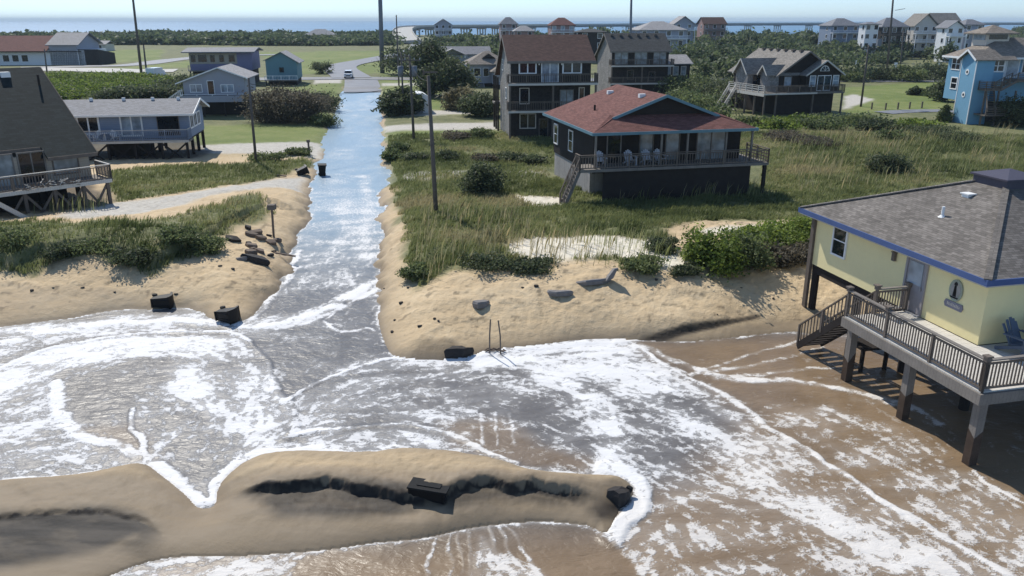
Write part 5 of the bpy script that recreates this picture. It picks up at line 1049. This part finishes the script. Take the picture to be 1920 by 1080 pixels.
part(r,'wall','greysid', MB().box(0,14,0,9,0,3.6)); part(r,'front_gable','greysid', MB().prism([(0,3.6),(3.5,5.2),(7,3.6)],'y',-.2,.2)); part(r,'roof','roof_slate', MB().slab([(-.6,-.7,3.6),(14.6,-.7,3.6),(14.6,4.5,5.6),(-.6,4.5,5.6)],.14).slab([(-.6,4.5,5.6),(14.6,4.5,5.6),(14.6,9.7,3.6),(-.6,9.7,3.6)],.14)); part(r,'porch_roof','roof_light', MB().slab([(-.6,-3,3.4),(3.5,-3,5.2),(3.5,2.6,5.2),(-.6,2.6,3.4)],.12).slab([(7.6,-3,3.4),(7.6,2.6,3.4),(3.5,2.6,5.2),(3.5,-3,5.2)],.12)); posts(r,[(0,-2.7),(3.5,-2.7),(7,-2.7)],0,3.4,.25,'white','porch_post')
for c in (2,5,10,12.5): opening(r,'window','y',0,c,1.2,1.2,1.5,'white','glass')

# ======== far left low buildings
x_, y_, _ = AT(2,124,245); r = thing('red_roofed_shop', "long white low building with faded red roof and arched porch openings at far left", "building", (x_-14,y_,.4), 4)
part(r,'wall','whitesid', MB().box(0,38,0,16,-.5,4.4)); part(r,'tall_wall','greysid', MB().prism([(0,-.5),(0,6.2),(8,9.0),(16,6.2),(16,-.5)],'x',28,36)); part(r,'roof','roof_red', MB().slab([(-1,-2,4.2),(28,-2,4.2),(28,8,8.4),(-1,8,8.4)],.2).slab([(-1,8,8.4),(28,8,8.4),(28,18,4.2),(-1,18,4.2)],.2)); part(r,'tall_roof','roof_slate', MB().slab([(27.5,-1,5.9),(37,-1,5.9),(37,8,9.3),(27.5,8,9.3)],.2).slab([(27.5,8,9.3),(37,8,9.3),(37,17,5.9),(27.5,17,5.9)],.2))
for k in range(7): opening(r,'porch_opening','y',0,4.5+k*2.7,1.2,1.7,1.8,'white','glass',-1,1,1,.2)
part(r,'gutter','dark_post', MB().box(-1,38,-2.2,-2.0,3.9,4.15)); part(r,'rear_shed','shake', MB().prism([(-.0,-.5),(0,4.6),(12,3.2),(12,-.5)],'x',36.2,42))
for k, (px, w, h, wm, lab) in enumerate(((140,16,4.6,'whitesid',"white low building with flat grey roof right of the red roofed shop"),(172,12,3.8,'cream',"small pale low building at the end of the road behind the red roofed shop"))):
    x_, y_, _ = AT(px,96,360); r = thing('low_building', lab, "building", (x_,y_,.4), 5); part(r,'wall',wm, MB().box(-w/2,w/2,0,10,-.5,h-.8)); part(r,'roof','roof_light', MB().slab([(-w/2-.6,-.8,h-.8),(w/2+.6,-.8,h-.8),(w/2+.6,5,h+.6),(-w/2-.6,5,h+.6)],.2).slab([(-w/2-.6,5,h+.6),(w/2+.6,5,h+.6),(w/2+.6,11,h-.8),(-w/2-.6,11,h-.8)],.2))
    for c in (-.3,0,.3): opening(r,'window','y',0,c*w,1,1.6,1.6,'white','glass',-1,1,1,.2)
x_, y_, _ = AT(600,80,520); r = thing('far_white_roof', "pale roofed low house at the wood edge on the left of the steel pole", "house", (x_,y_,.5), 4); part(r,'wall','whitesid', MB().box(-9,9,0,10,0,4)); part(r,'roof','roof_light', MB().slab([(-10,-1,4),(10,-1,4),(3,5,7.5),(-3,5,7.5)],.2).slab([(-10,11,4),(-3,5,7.5),(3,5,7.5),(10,11,4)],.2).slab([(-10,-1,4),(-3,5,7.5),(-10,11,4)],.2).slab([(10,-1,4),(10,11,4),(3,5,7.5)],.2)); opening(r,'window','y',0,-4,1.2,2,1.6,'white','glass'); opening(r,'window','y',0,4,1.2,2,1.6,'white','glass')

# ======== tall far houses on the skyline
def far_house(name, label, px0, px1, ytop, yeave, Y, wall, roofm, shape, decks=2, deg=6, base=.4, win='glass', dmat='white', zb=None):
    xl = AT(px0,yeave,Y)[0]; xr, _, ze = AT(px1,yeave,Y); zt = AT((px0+px1)/2,ytop,Y)[2]; w = xr-xl; dp = w*.8; ze -= base
    zt -= base; r = thing(name, label, "house", ((xl+xr)/2,Y,base), deg); h = w/2
    part(r,'wall',wall, MB().box(-h+.5,h-.5,0,dp,2.4,ze) if shape != 'gable' else MB().prism([(-h+.5,2.4),(-h+.5,ze),(0,zt-.4),(h-.5,ze),(h-.5,2.4)],'y',0,dp)); part(r,'lower_wall','dark_post' if wall != 'whitesid' else wall, MB().box(-h+.8,h-.8,.3,dp-.3,-.5,2.38))
    ro = MB()
    if shape == 'gable': ro.slab([(-h,-.8,ze-.2),(0,-.8,zt),(0,dp+.8,zt),(-h,dp+.8,ze-.2)],.2).slab([(h,-.8,ze-.2),(h,dp+.8,ze-.2),(0,dp+.8,zt),(0,-.8,zt)],.2)
    elif shape == 'side': ro.slab([(-h,-.8,ze),(h,-.8,ze),(h-.3,dp/2,zt),(-h+.3,dp/2,zt)],.2).slab([(-h,dp+.8,ze),(-h+.3,dp/2,zt),(h-.3,dp/2,zt),(h,dp+.8,ze)],.2); part(r,'gable_wall',wall, MB().prism([(.2,ze),(dp/2,zt-.3),(dp-.2,ze)],'x',-h+.55,h-.55))
    else: q=.12*w; ro.slab([(-h,-.8,ze),(h,-.8,ze),(q,dp/2,zt),(-q,dp/2,zt)],.2).slab([(h,dp+.8,ze),(-h,dp+.8,ze),(-q,dp/2,zt),(q,dp/2,zt)],.2).slab([(-h,dp+.8,ze),(-h,-.8,ze),(-q,dp/2,zt)],.2).slab([(h,-.8,ze),(h,dp+.8,ze),(q,dp/2,zt)],.2)
    part(r,'roof',roofm,ro)
    nl = max(1, min(3, int((ze-2.4)/2.8)))
    for lv in range(nl):
        z = ze - 2.9*(lv+1) + .2; nw = max(2, int(w/3.2))
        for k in range(nw): opening(r,'window','y',0,-h+w*(k+.5)/nw,z+.9,min(1.3,w/nw*.45),1.4,'white',win,-1,1,1,.14)
        opening(r,'side_window','x',-h+.5,dp*.35,z+.9,1.1,1.3,'white',win,-1,1,1,.14)
        if lv < decks: part(r,'deck_floor',dmat, MB().box(-h+.3,h-.3,-1.9,-.01,z-.15,z+.05)); railing(r,[(-h+.35,-1.85),(h-.35,-1.85)],z+.05,1.0,2.4,.4,dmat,th=.07)
    if decks: posts(r,[(-h+.5,-1.7),(0,-1.7),(h-.5,-1.7)],-.5,ze-2.9,.25,dmat,'deck_post')
    return r
far_house('tall_grey_house', "tall narrow pale grey gabled house in front of the bridge bend", 813,849,35,46,430,'greysid','roof_slate','gable',2)
far_house('shingle_top_house', "house with rounded grey top just above the three storey house roof", 936,972,32,45,380,'redsid','roof_slate','hip',1)
far_house('hip_roof_house', "low hip roofed house poking above the brown red roof", 963,1004,48,58,330,'redsid','roof_light','hip',0)
far_house('red_trim_house', "faded red house with pinkish pyramid roof in front of the bridge", 1031,1080,33,47,330,'redsid','roof_red','hip',1,win='pale_glass')
far_house('low_dark_house', "low dark house between the two shingled houses on the skyline", 1082,1140,54,60,260,'shake','roof_grey','hip',0)
far_house('grey_dormer_house', "wide pale grey house with arched window left of the skyline", 1196,1290,40,56,265,'greysid','roof_light','hip',1)
far_house('round_dormer_house', "grey gabled house behind the wide pale grey house", 1262,1304,30,44,350,'greysid','roof_light','gable',1)
far_house('brown_far_house', "dark reddish house with steep roof standing against the bridge", 1317,1364,32,45,370,'redsid','roof_brown','side',1,dmat='deck')
far_house('slate_far_house', "grey blue house with pointed roof in front of the bridge's right part", 1556,1616,34,48,330,'bluegrey','roof_slate','hip',1)
far_house('white_block_house', "bright white square sided house above the woods on the right", 1621,1652,41,45,285,'whitesid','roof_slate','hip',0)
far_house('dark_far_house', "dark house with broad pointed roof right of the bright white square house", 1650,1706,33,50,290,'shake','roof_slate','hip',1,dmat='rail')
far_house('white_porch_house', "large pale house with grey gable roof and stacked white porches on the right", 1711,1762,25,48,300,'cream','roof_tan','gable',2)
far_house('grey_gabled_annex', "tall grey house with long ridge joined behind the stacked white porches", 1750,1806,24,44,310,'shake_grey_lit','roof_tan','side',0)
far_house('white_far_house', "white house with grey roof half hidden behind the blue house roof", 1773,1812,38,51,265,'whitesid','roof_slate','gable',1)
far_house('grey_far_house', "grey roofed house right of the white house behind the blue house", 1806,1850,36,46,290,'greysid','roof_slate','hip',1)

# ======== bridge over the sound
br = thing('sound_bridge', "long grey concrete bridge curving over the sound to the right", "bridge", (0,0,0))
path = [(G(784,82,.6),.7),(AT(765,70,480)[:2],2.2),(AT(756,62,560)[:2],4.5),(AT(757,55.5,640)[:2],6.8),(AT(775,51.5,700)[:2],8.0),(AT(830,49.5,730)[:2],8.3),(AT(930,48,780)[:2],8.5),(AT(1100,46.5,850)[:2],8.8),(AT(1300,45,930)[:2],9.3),(AT(1560,43.5,1010)[:2],9.6),(AT(1900,43,1100)[:2],9.5),(AT(2500,43,1200)[:2],9.5)]
L = smooth_line([(*p, z) for p, z in path], 14); dk = MB(); pl = MB(); pr_ = MB()
T_ = np.gradient(L[:,:2],axis=0); T_ /= np.linalg.norm(T_,axis=1)[:,None]; N_ = np.stack([-T_[:,1],T_[:,0]],1); hw = 7.0
def strip(mb, o0, o1, z0, z1):
    vs = []; fs = []
    for i in range(len(L)):
        for o, z in ((o0,z0),(o1,z0),(o1,z1),(o0,z1)): vs.append((L[i][0]+N_[i][0]*o, L[i][1]+N_[i][1]*o, L[i][2]+z))
    for i in range(len(L)-1):
        for k in range(4): fs.append((i*4+k,i*4+(k+1)%4,(i+1)*4+(k+1)%4,(i+1)*4+k))
    mb.add(vs, fs)
strip(dk,-hw,hw,-.5,0); dk.build('deck', M['conc'], br)
gd = MB(); 
for o in (-5,-1.7,1.7,5): strip(gd,o-.5,o+.5,-2.1,-.502)
gd.build('girders', M['steel'], br)
strip(pr_,-hw,-hw+.4,.002,1.0); strip(pr_,hw-.4,hw,.002,1.0); pr_.build('parapet', M['conc'], br)
dist = np.concatenate([[0],np.cumsum(np.linalg.norm(np.diff(L[:,:2],axis=0),axis=1))]); s = 150
while s < dist[-1]-5:
    i = min(len(L)-1, int(np.searchsorted(dist, s))); p = L[i]; nx, ny = N_[i]
    if p[2] > 2.5:
        mb = MB(); mb.beam((p[0]-nx*6,p[1]-ny*6,p[2]-2.5),(p[0]+nx*6,p[1]+ny*6,p[2]-2.5),1.6,.9)
        for o in (-5.2,-1.8,1.8,5.2): mb.tube([(p[0]+nx*o,p[1]+ny*o,-3),(p[0]+nx*o,p[1]+ny*o,p[2]-2.6)],.62,8)
        mb.build('pier', M['conc'], br)
    s += 21 if s < 420 else 42
# ---------------------------------------------------------------- poles, wires, bins, rocks, vehicles
def pole(name, label, px, py, top, rad, group=None, arms=0, mat='pole', lean=0., z=.5, tr=None, extra=None, deg=0):
    x, y, zz = GG(px, py, z); t = thing(name, label, "pole", (x,y,zz), deg, group)
    h = AT(top[0], top[1], y)[2]-zz if isinstance(top, tuple) else top
    lx = (AT(top[0], top[1], y)[0]-x) if isinstance(top, tuple) else lean
    MB().tube([(0,0,-.6),(lx*.5,0,h*.5),(lx,0,h)],[rad,rad*.85,rad*(tr or .65)],10).build('shaft', M[mat], t, True)
    for k in range(arms):
        za = h-.5-k*1.3; xa = lx*za/h
        MB().box(xa-1.2,xa+1.2,-.22,-.12,za-.06,za+.06).build('crossarm', M[mat], t)
        for q in (-1.1,-.5,.5,1.1): MB().tube([(xa+q,-.17,za+.06),(xa+q,-.17,za+.26)],.045,6).build('insulator', M['metal'], t)
    return t, Vector((x+lx, y, zz+h))
P = {}
t, P['a'] = pole('utility_pole', "bare grey utility pole leaning in the dune grass right of the street, nearest of all", 818,400,(803,142),.15,z=1.5)
MB().box(-.55,-.45,-.18,-.1,8.6,8.9).box(-.5,.35,-.16,-.12,8.72,8.82).build('crossarm', M['pole'], t)
t, P['b'] = pole('utility_pole', "utility pole with transformers beside the white shed, second along the street", 776,262,(768,104),.16,arms=1)
h = P['b'].z - t.location.z
for q in (-.75,.75): MB().tube([(q-.4,-.1,h-2.2),(q-.4,-.1,h-1.1)],.32,10).build('transformer', M['steel'], t, True)
MB().tube([(-.7,0,h-1.6),(.2,-.35,h-2.6),(1.1,-.2,h-3.2),(.9,0,h-1.8)],.035,6).build('cable_loop', M['blackr'], t)
t, P['c'] = pole('utility_pole', "thin utility pole third along the street, left of the transformer pole", 757,215,(752,98),.15,arms=1)
t, P['d'] = pole('utility_pole', "tall thin utility pole at the end of the street grass", 748,160,(743,28),.17,arms=0)
t, P['e'] = pole('steel_pole', "thick dark steel transmission pole beside the highway crossing", 717,137,(711,-60),.62,mat='steel',tr=.8)
h = 30
for z in (19.5,22,24.5): MB().beam((-2.6,0,z),(2.6,0,z+.25),.14).build('arm', M['steel'], t)
t, P['f'] = pole('utility_pole', "bare dark utility pole leaning at the sandy drive left of the street", 480,303,(466,146),.14,z=.7)
t, P['g'] = pole('transmission_pole', "tall dark transmission pole on the left rising out of the frame", 265,138,(245,-40),.35,mat='pole')
for z in (19,21.5,24): MB().beam((0,0,z),(2.2,0,z+.5),.12).build('arm', M['steel'], t)
t, P['h'] = pole('utility_pole', "shorter pole just right of the tall left transmission pole", 275,138,(269,84),.25)
t, P['i'] = pole('utility_pole', "small pole by the sandy lot near the dark roof ridge at left", 88,136,(83,92),.2)
t, P['j'] = pole('utility_pole', "dark utility pole in the meadow left of the blue house", 1614,200,(1629,84),.17,arms=1); MB().box(1.1,1.7,-.35,.25,9.0,10.0).build('transformer', M['steel'], t)
t, P['k'] = pole('transmission_pole', "tall transmission pole in front of the dark pointed house on the right", 1663,137,(1677,-30),.3)
for z in (15,17.5,20): MB().beam((-.2,0,z),(2.2,0,z+.4),.12).build('arm', M['steel'], t)
t, P['l'] = pole('utility_pole', "slim pole at the wood edge right of the tall right transmission pole", 1687,138,(1694,58),.2)
t, P['m'] = pole('transmission_pole', "distant tall pole behind the charcoal roofed house", 1181,140,(1184,-20),.38,mat='steel')
def wire(label, a, b, sag, r=.022):
    mb = MB(); pts = [Vector(a).lerp(Vector(b), k/16) - Vector((0,0,sag*4*(k/16)*(1-k/16))) for k in range(17)]
    mb.tube(pts, r, 5); tag(mb.build('overhead_wire', M['blackr']), label, "wire"); 
wire("thin overhead wire from the nearest leaning pole to the transformer pole", P['a']+Vector((0,0,-.3)), P['b']+Vector((0,0,-.6)), .5)
wire("thin overhead wire between the transformer pole and the third pole", P['b']+Vector((0,0,-.4)), P['c']+Vector((0,0,-.4)), .6)
wire("thin overhead wire between the third pole and the tall thin pole", P['c']+Vector((0,0,-.3)), P['d']+Vector((0,0,-4)), .7)
wire("thin overhead wire crossing the flooded street from the left pole", P['f']+Vector((0,0,-.5)), P['b']+Vector((0,0,-3.0)), 1.0)
x_, y_, z_ = GG(1092,360,.9); wire("sagging service wire crossing the grass in front of the red roofed house", (x_,y_,z_+1.6), (*GG(1280,378,.9)[:2],1.4), .35, .03)

def bin_(name, label, loc, rot, open_lid=False, group=None):
    t = thing(name, label, "bin", loc, 0, group); t.rotation_euler = rot
    b0, b1, h = .21, .29, .92
    q = [(-b0,-b0-.02),(b0,-b0-.02),(b0,b0+.02),(-b0,b0+.02)]; q2 = [(-b1,-b1-.05),(b1,-b1-.05),(b1,b1+.05),(-b1,b1+.05)]
    mb = MB(); mb.add([(*p,.06) for p in q]+[(*p,h) for p in q2],[(0,3,2,1),(4,5,6,7),(0,1,5,4),(1,2,6,5),(2,3,7,6),(3,0,4,7)])
    mb.box(-b1-.03,b1+.03,-b1-.08,b1+.08,h-.06,h); mb.box(-b0-.02,b0+.02,-b0-.07,-b0-.02,.05,.12); 
    for sx in (-.12,.12): mb.beam((sx,-b0-.03,.15),(sx,-b1-.055,h-.08),.05,.03)
    mb.build('body', M['black'], t)
    bv = t.children[0].modifiers.new('soft','BEVEL'); bv.width = .05; bv.segments = 2; bv.limit_method = 'ANGLE'
    ld = MB(); n_=6; vs=[]
    for i in range(n_+1):
        y = -b1-.1+(2*b1+.18)*i/n_; zz = h+.02+.09*math.sin(math.pi*i/n_); vs += [(-b1-.04,y,zz),(b1+.04,y,zz)]
    ld.add(vs+[(a,b_,h-.01) for a,b_,c in vs],[(2*i,2*i+1,2*i+3,2*i+2) for i in range(n_)]+[(2*i+14,2*i+16,2*i+17,2*i+15) for i in range(n_)]+[(2*i,2*i+2,2*i+16,2*i+14) for i in range(n_)]+[(2*i+1,2*i+15,2*i+17,2*i+3) for i in range(n_)]+[(0,14,15,1),(12,13,27,26)]); ld.build('lid', M['black'], t)
    for sx in (-1,1): MB().tube([(sx*.20,b0+.09,.12),(sx*.28,b0+.09,.12)],.125,12).build('wheel', M['blackr'], t)
    MB().tube([(-b1,b1+.16,h-.04),(b1,b1+.16,h-.04)],.025,6).box(-b1-.02,-b1+.03,b1+.04,b1+.18,h-.08,h-.02).box(b1-.03,b1+.02,b1+.04,b1+.18,h-.08,h-.02).build('handle', M['black'], t); return t
def gp(px, py, z=0): x, y = G(px,py,z); return x, y
g_ = "black wheelie bins washed about by the flood"
x, y = gp(305,580); bin_('wheelie_bin', "black wheelie bin lying on its side at the foamy left bank", (x-.62,y+.25,.30), (R(0),R(90),R(8)), group=g_)
x, y = gp(430,605); bin_('wheelie_bin', "black wheelie bin lying in the foam nearest the street mouth", (x-.62,y+.3,.30), (R(4),R(86),R(-14)), group=g_)
x, y = gp(566,334); t = bin_('wheelie_bin', "black wheelie bin tipped over at the street edge by the sandy drive", (x-.45,y,.42), (R(18),R(70),R(40)), group=g_); t.scale=(1.05,1.05,1.05)
x, y = gp(604,329); t = bin_('wheelie_bin', "black wheelie bin standing upright in the flooded street", (x,y,-.12), (0,R(3),R(15)), group=g_); t.scale=(1.18,1.18,1.18)
# box-like bin half buried in the bar
x, y = G(797,918,.72); z = .15; t = thing('buried_bin', "black box shaped bin half buried in the sand bar", "bin", (x,y,z), -12); t.rotation_euler = (R(-6),R(4),R(-10))
mb = MB(); mb.add([(-.46,0,-.4),(.46,0,-.4),(.46,.5,-.4),(-.46,.5,-.4),(-.54,-.04,.5),(.54,-.04,.5),(.54,.56,.5),(-.54,.56,.5)],[(0,3,2,1),(4,5,6,7),(0,1,5,4),(1,2,6,5),(2,3,7,6),(3,0,4,7)]); mb.build('body', M['black'], t)
MB().box(-.57,.57,-.07,.59,.505,.555).box(-.34,.34,.12,.40,.556,.58).build('lid', M['blackr'], t)

def rock(name, label, cat, loc, sx, sy, sz, mat, rot=(0,0,0), seed=0, n=9, group=None, ang=.25):
    rg = random.Random(seed); mb = MB(); top = []; bot = []; mid = []
    for k in range(n):
        a = 2*math.pi*k/n; q = rg.uniform(1-ang*1.3,1+ang)
        top.append((math.cos(a)*sx*q*.92, math.sin(a)*sy*q*.92, sz*rg.uniform(.82,1.1))); mid.append((math.cos(a)*sx*q*1.02, math.sin(a)*sy*q*1.02, sz*rg.uniform(.35,.6))); bot.append((math.cos(a)*sx*q*.9, math.sin(a)*sy*q*.9, -sz*.5))
    vs = top+mid+bot+[(0,0,sz*1.03)]
    fs = [(k,(k+1)%n,3*n) for k in range(n)] + [(n+k,n+(k+1)%n,(k+1)%n,k) for k in range(n)] + [(2*n+k,2*n+(k+1)%n,n+(k+1)%n,n+k) for k in range(n)] + [tuple(range(2*n,3*n))[::-1]]
    mb.add(vs, fs); o = mb.build(name, M[mat]); o.location = loc; o.rotation_euler = rot; return tag(o, label, cat, group)
g_ = "broken pavement slabs on the right sand bank"
x,y,z = GG(902,574,1.0); rock('pavement_slab', "small pale tilted slab alone on the sand above the two thin rods", "slab", (x,y,z+.05), .52,.40,.20,'slab',(R(-10),R(4),R(20)),3,6,g_)
x,y,z = GG(1049,552,1.5); rock('pavement_slab', "flat narrow slab half sunk in the sand, middle of the three", "slab", (x,y,z+.02), .62,.32,.16,'slab',(R(-10),0,R(-4)),5,7,g_)
x,y,z = GG(1118,532,1.7); t = rock('pavement_slab', "largest broken slab with an upturned right end below the dune grass", "slab", (x-.1,y+.1,z+.02), .88,.52,.17,'slab',(R(-16),R(-4),R(6)),9,6,g_)
MB().prism([(.52,.05),(.85,.12),(1.15,.6),(.98,.58),(.68,.26)],'y',-.4,.15).build('upturned_end', M['slab'], t)
x,y,z = GG(862,668,.1); rock('dark_chunk', "black wet chunk of peat at the water edge below the right bank", "rock", (x,y+.15,z+.02), .62,.34,.30,'darkrock',(R(-8),R(6),R(14)),12,9)
x,y,z = GG(1160,938,.3); rock('dark_chunk', "black lump at the broken end of the sand bar beside the white foam", "rock", (x,y+.05,z-.05), .36,.26,.34,'darkrock',(R(-12),R(10),R(30)),15,9)
x,y,z = GG(1178,925,.3); rock('stub_pipe', "small dark stub sticking out of the sand bar's broken end", "debris", (x,y,z+.1), .12,.08,.14,'blackr',(0,R(20),0),16,7)
# debris heap on the left bank
for k in range(18):
    px = random.gauss(478,16); py = 432+k*3.2+random.uniform(-4,4); x,y,z = GG(px,py,.8); s = random.uniform(.18,.46)
    o = rock('asphalt_fragment', "dark broken asphalt fragment lying in the heap below the mailbox", "debris", (x,y,z+.02), s,s*.6,s*.45,'wood' if k%3 else 'darkrock',(random.uniform(-.3,.3),random.uniform(-.3,.3),random.uniform(0,3)),40+k,7,"asphalt fragments in the heap below the mailbox")
x,y,z = GG(478,490,.8); rock('asphalt_sheet', "largest dark curled asphalt sheet at the bottom of the heap on the left bank", "debris", (x,y,z+.05), .85,.5,.26,'darkrock',(R(-14),R(8),R(-24)),70,8)
x,y,z = GG(455,487,.8); rock('asphalt_sheet', "flat greyish asphalt sheet left of the curled dark one on the left bank", "debris", (x,y,z+.02), .42,.30,.14,'slab',(R(-8),R(-6),R(10)),71,8)
x,y,z = GG(516,473,.8); mb = MB().beam((-.1,0,.06),(1.35,-.75,.05),.09,.07); o = mb.build('driftwood_plank', M['wood']); o.location = (x,y,z); tag(o,"narrow plank lying on the sand from the mailbox foot to the street","plank")
x,y,z = GG(520,330,.6); mb = MB().beam((-.9,.3,.12),(.9,-.5,.08),.12,.1); o = mb.build('driftwood_plank', M['wood']); o.location = (x,y,z); tag(o,"long weathered plank lying across the sandy drive near the leaning left pole","plank")
x,y,z = GG(513,444,.9); t = thing('mailbox_post', "leaning brown mailbox post standing in the sand beside the asphalt heap", "mailbox", (x,y,z), 0); MB().beam((0,0,-.3),(.06,0,1.75),.11).build('post', M['wood'], t); MB().box(-.16,.28,-.22,.22,1.72,2.02).build('box', M['rail'], t)
x,y,z = GG(580,292,.4); t = thing('marker_post', "short brown marker post at the corner of the pale drive", "post", (x,y,z), 0); MB().beam((0,0,-.3),(0,0,1.35),.16).build('post', M['wood'], t); MB().box(-.16,.16,-.1,.1,1.35,1.6).build('cap', M['rail'], t)
for k,(px,dx,hh) in enumerate(((918,.05,1.55),(939,-.10,1.5))):
    x,y = gp(px,664); o = MB().tube([(0,0,-.5),(dx*.2,0,hh*.55),(dx,0,hh)],.03,6).build('thin_rod', M['rail']); o.location=(x,y,0); tag(o, ("straight thin rod standing in the foam edge below the pale slab" if k==0 else "bent thin rod standing right of the straight one in the foam edge"), "rod", "thin rods in the foam edge")
mb = MB()
for k in range(14): a = random.uniform(0,6.28); mb.beam((random.uniform(-.5,.5),random.uniform(-.1,.1),.06),(random.uniform(-.6,.6),random.uniform(-.15,.15),random.uniform(.05,.16)),.035)
x,y = gp(930,660); o = mb.build('tangled_twigs', M['wood']); o.location=(x,y,.02); tag(o,"small tangle of twigs at the foot of the two thin rods","debris")
for k,(px,py) in enumerate(((740,600),(815,598),(822,602),(786,612),(752,568),(765,540),(980,540),(1005,537),(1230,525),(100,540),(60,545),(155,540),(215,548),(330,552),(1450,560),(1390,540),(640,400),(1345,590),(720,540),(735,622),(412,500),(398,470),(437,505))):
    x,y,z = GG(px,py,.9); s = random.uniform(.05,.13); rock('sand_debris', "small dark scrap lying on the bare sand bank", "debris", (x,y,z), s,s*.7,s*.6,'darkrock',(0,0,random.uniform(0,3)),90+k,6,"small dark scraps scattered on the sand banks")
# parked things far up the street
def car(name, label, loc, deg, mat='carwhite', suv=True):
    t = thing(name, label, "car", loc, deg); L=4.6; w=.92
    prof = [(-2.25,.35),(-2.3,.75),(-2.2,1.0),(-1.75,1.08),(-1.3,1.62),(1.35,1.66),(1.95,1.08),(2.28,1.0),(2.3,.4)] if suv else [(-2.25,.35),(-2.3,.7),(-1.2,.95),(-.6,1.4),(1.0,1.42),(1.7,.98),(2.28,.9),(2.3,.4)]
    vs=[]; n=len(prof)
    for s_ in (-1,1):
        for x_,z_ in prof: vs.append((x_, s_*(w if z_ < 1.1 else w*.78), z_))
    mb=MB(); mb.add(vs,[tuple(range(n))[::-1],tuple(range(n,2*n))]+[(i,(i+1)%n,(i+1)%n+n,i+n) for i in range(n)]); mb.build('body', M[mat], t)
    gl=MB(); gl.add([(-1.73,-.78,1.12),(-1.73,.78,1.12),(-1.36,.68,1.57),(-1.36,-.68,1.57)],[(0,1,2,3)]); 
    for v in range(4): gl.v[v]=(gl.v[v][0]-.03,gl.v[v][1],gl.v[v][2]+.02)
    gl.build('windscreen', M['glass'], t)
    for s_ in (-1,1):
        g=MB().add([(-1.4,s_*.93,1.1),(1.5,s_*.93,1.1),(1.2,s_*.76,1.55),(-1.15,s_*.76,1.55)],[(0,1,2,3)]); g.build('side_window', M['glass'], t)
        for x_ in (-1.4,1.4):
            wv=MB().tube([(x_,s_*.72,.34),(x_,s_*.95,.34)],.34,14).build('wheel', M['blackr'], t); MB().tube([(x_,s_*.95,.34),(x_,s_*.965,.34)],.19,10).build('rim', M['metal'], wv)
        MB().box(-2.33,-2.26,s_*.62-.18,s_*.62+.18,.74,.9).build('headlight', M['pale_glass'], t)
    MB().box(-2.34,-2.28,-.5,.5,.45,.68).build('grille', M['blackr'], t); return t
x,y,z = GG(654,147,.4); car('white_car', "white car standing at the end of the flooded street by the highway", (x,y,z+.15), 98)
x,y,z = GG(295,150,.5); t = thing('white_van', "small white box truck parked at the edge of the left thicket", "van", (x,y,z), 80)
MB().box(-2.4,1.0,-1,1,.7,2.7).build('cargo_box', M['carwhite'], t); MB().prism([(1.05,.5),(1.05,2.1),(1.7,2.1),(2.2,1.3),(2.7,1.2),(2.7,.5)],'y',-.9,.9).build('cab', M['carwhite'], t); MB().box(-2.45,-2.405,-.9,.9,.8,1.5).build('rear_door', M['blackr'], t)
for x_ in (-1.6,1.9):
    for s_ in (-1,1): MB().tube([(x_,s_*.75,.38),(x_,s_*1.02,.38)],.38,12).build('wheel', M['blackr'], t)
x,y,z = GG(787,212,.5); t = thing('white_shed', "small white fabric shed with arched roof behind the utility poles", "shed", (x,y,z), 12)
prof=[(-1.7,0),(-1.7,1.7)]+[(-1.7*math.cos(a),1.7+1.1*math.sin(a)) for a in np.linspace(.25,math.pi-.25,9)]+[(1.7,1.7),(1.7,0)]
MB().prism(prof,'y',0,4.5).build('cover', M['white'], t); MB().box(-.5,.5,-.06,-.005,0,1.8).build('door_flap', M['greysid'], t);
for k,(px,py) in enumerate(((1634,205),(1660,206),(1683,205),(1705,204),(1728,203))):
    x,y,z = GG(px,py,.5); o = MB().box(-.09,.09,-.09,.09,-.3,.95).box(-.11,.11,-.11,.11,.95,1.0).build('drive_post', M['rail']); o.location=(x,y,z); tag(o,"short dark post in the row along the paved parking beside the blue house","post","short posts along the paved parking")
for k,(px,py) in enumerate(((1605,133),(1677,138),(1760,136))):
    x,y,z = GG(px,py,.5); t = thing('road_sign', ["small white road sign farthest left at the wood edge","small white road sign near the slim wood edge pole","small white road sign nearest the blue house roof"][k], "sign", (x,y,z), 0); MB().tube([(0,0,-.3),(0,0,2.4)],.05,6).build('post', M['metal'], t); MB().box(-.4,.4,-.06,-.03,1.5,2.7).build('sign_face', M['white'], t)
road("paved_parking", [(1655,213),(1700,210),(1770,209),(1800,213)], 3.4, M['asphalt'], .5, .06)

# ---------------------------------------------------------------- air
hz = MB().box(-16100,16100,-60,18100,-4,44).build("haze", bpy.data.materials.new("thin sea air")); hm = hz.data.materials[0]; hm.use_nodes = True
nt = hm.node_tree; nt.nodes.remove(nt.nodes["Principled BSDF"]); pv_ = nt.nodes.new("ShaderNodeVolumePrincipled"); pv_.inputs["Color"].default_value = (.72,.88,1,1); pv_.inputs["Density"].default_value = .00013
nt.links.new(pv_.outputs[0], nt.nodes["Material Output"].inputs["Volume"]); tag(hz, "thin pale sea haze over the whole scene", "haze", None, 'stuff')
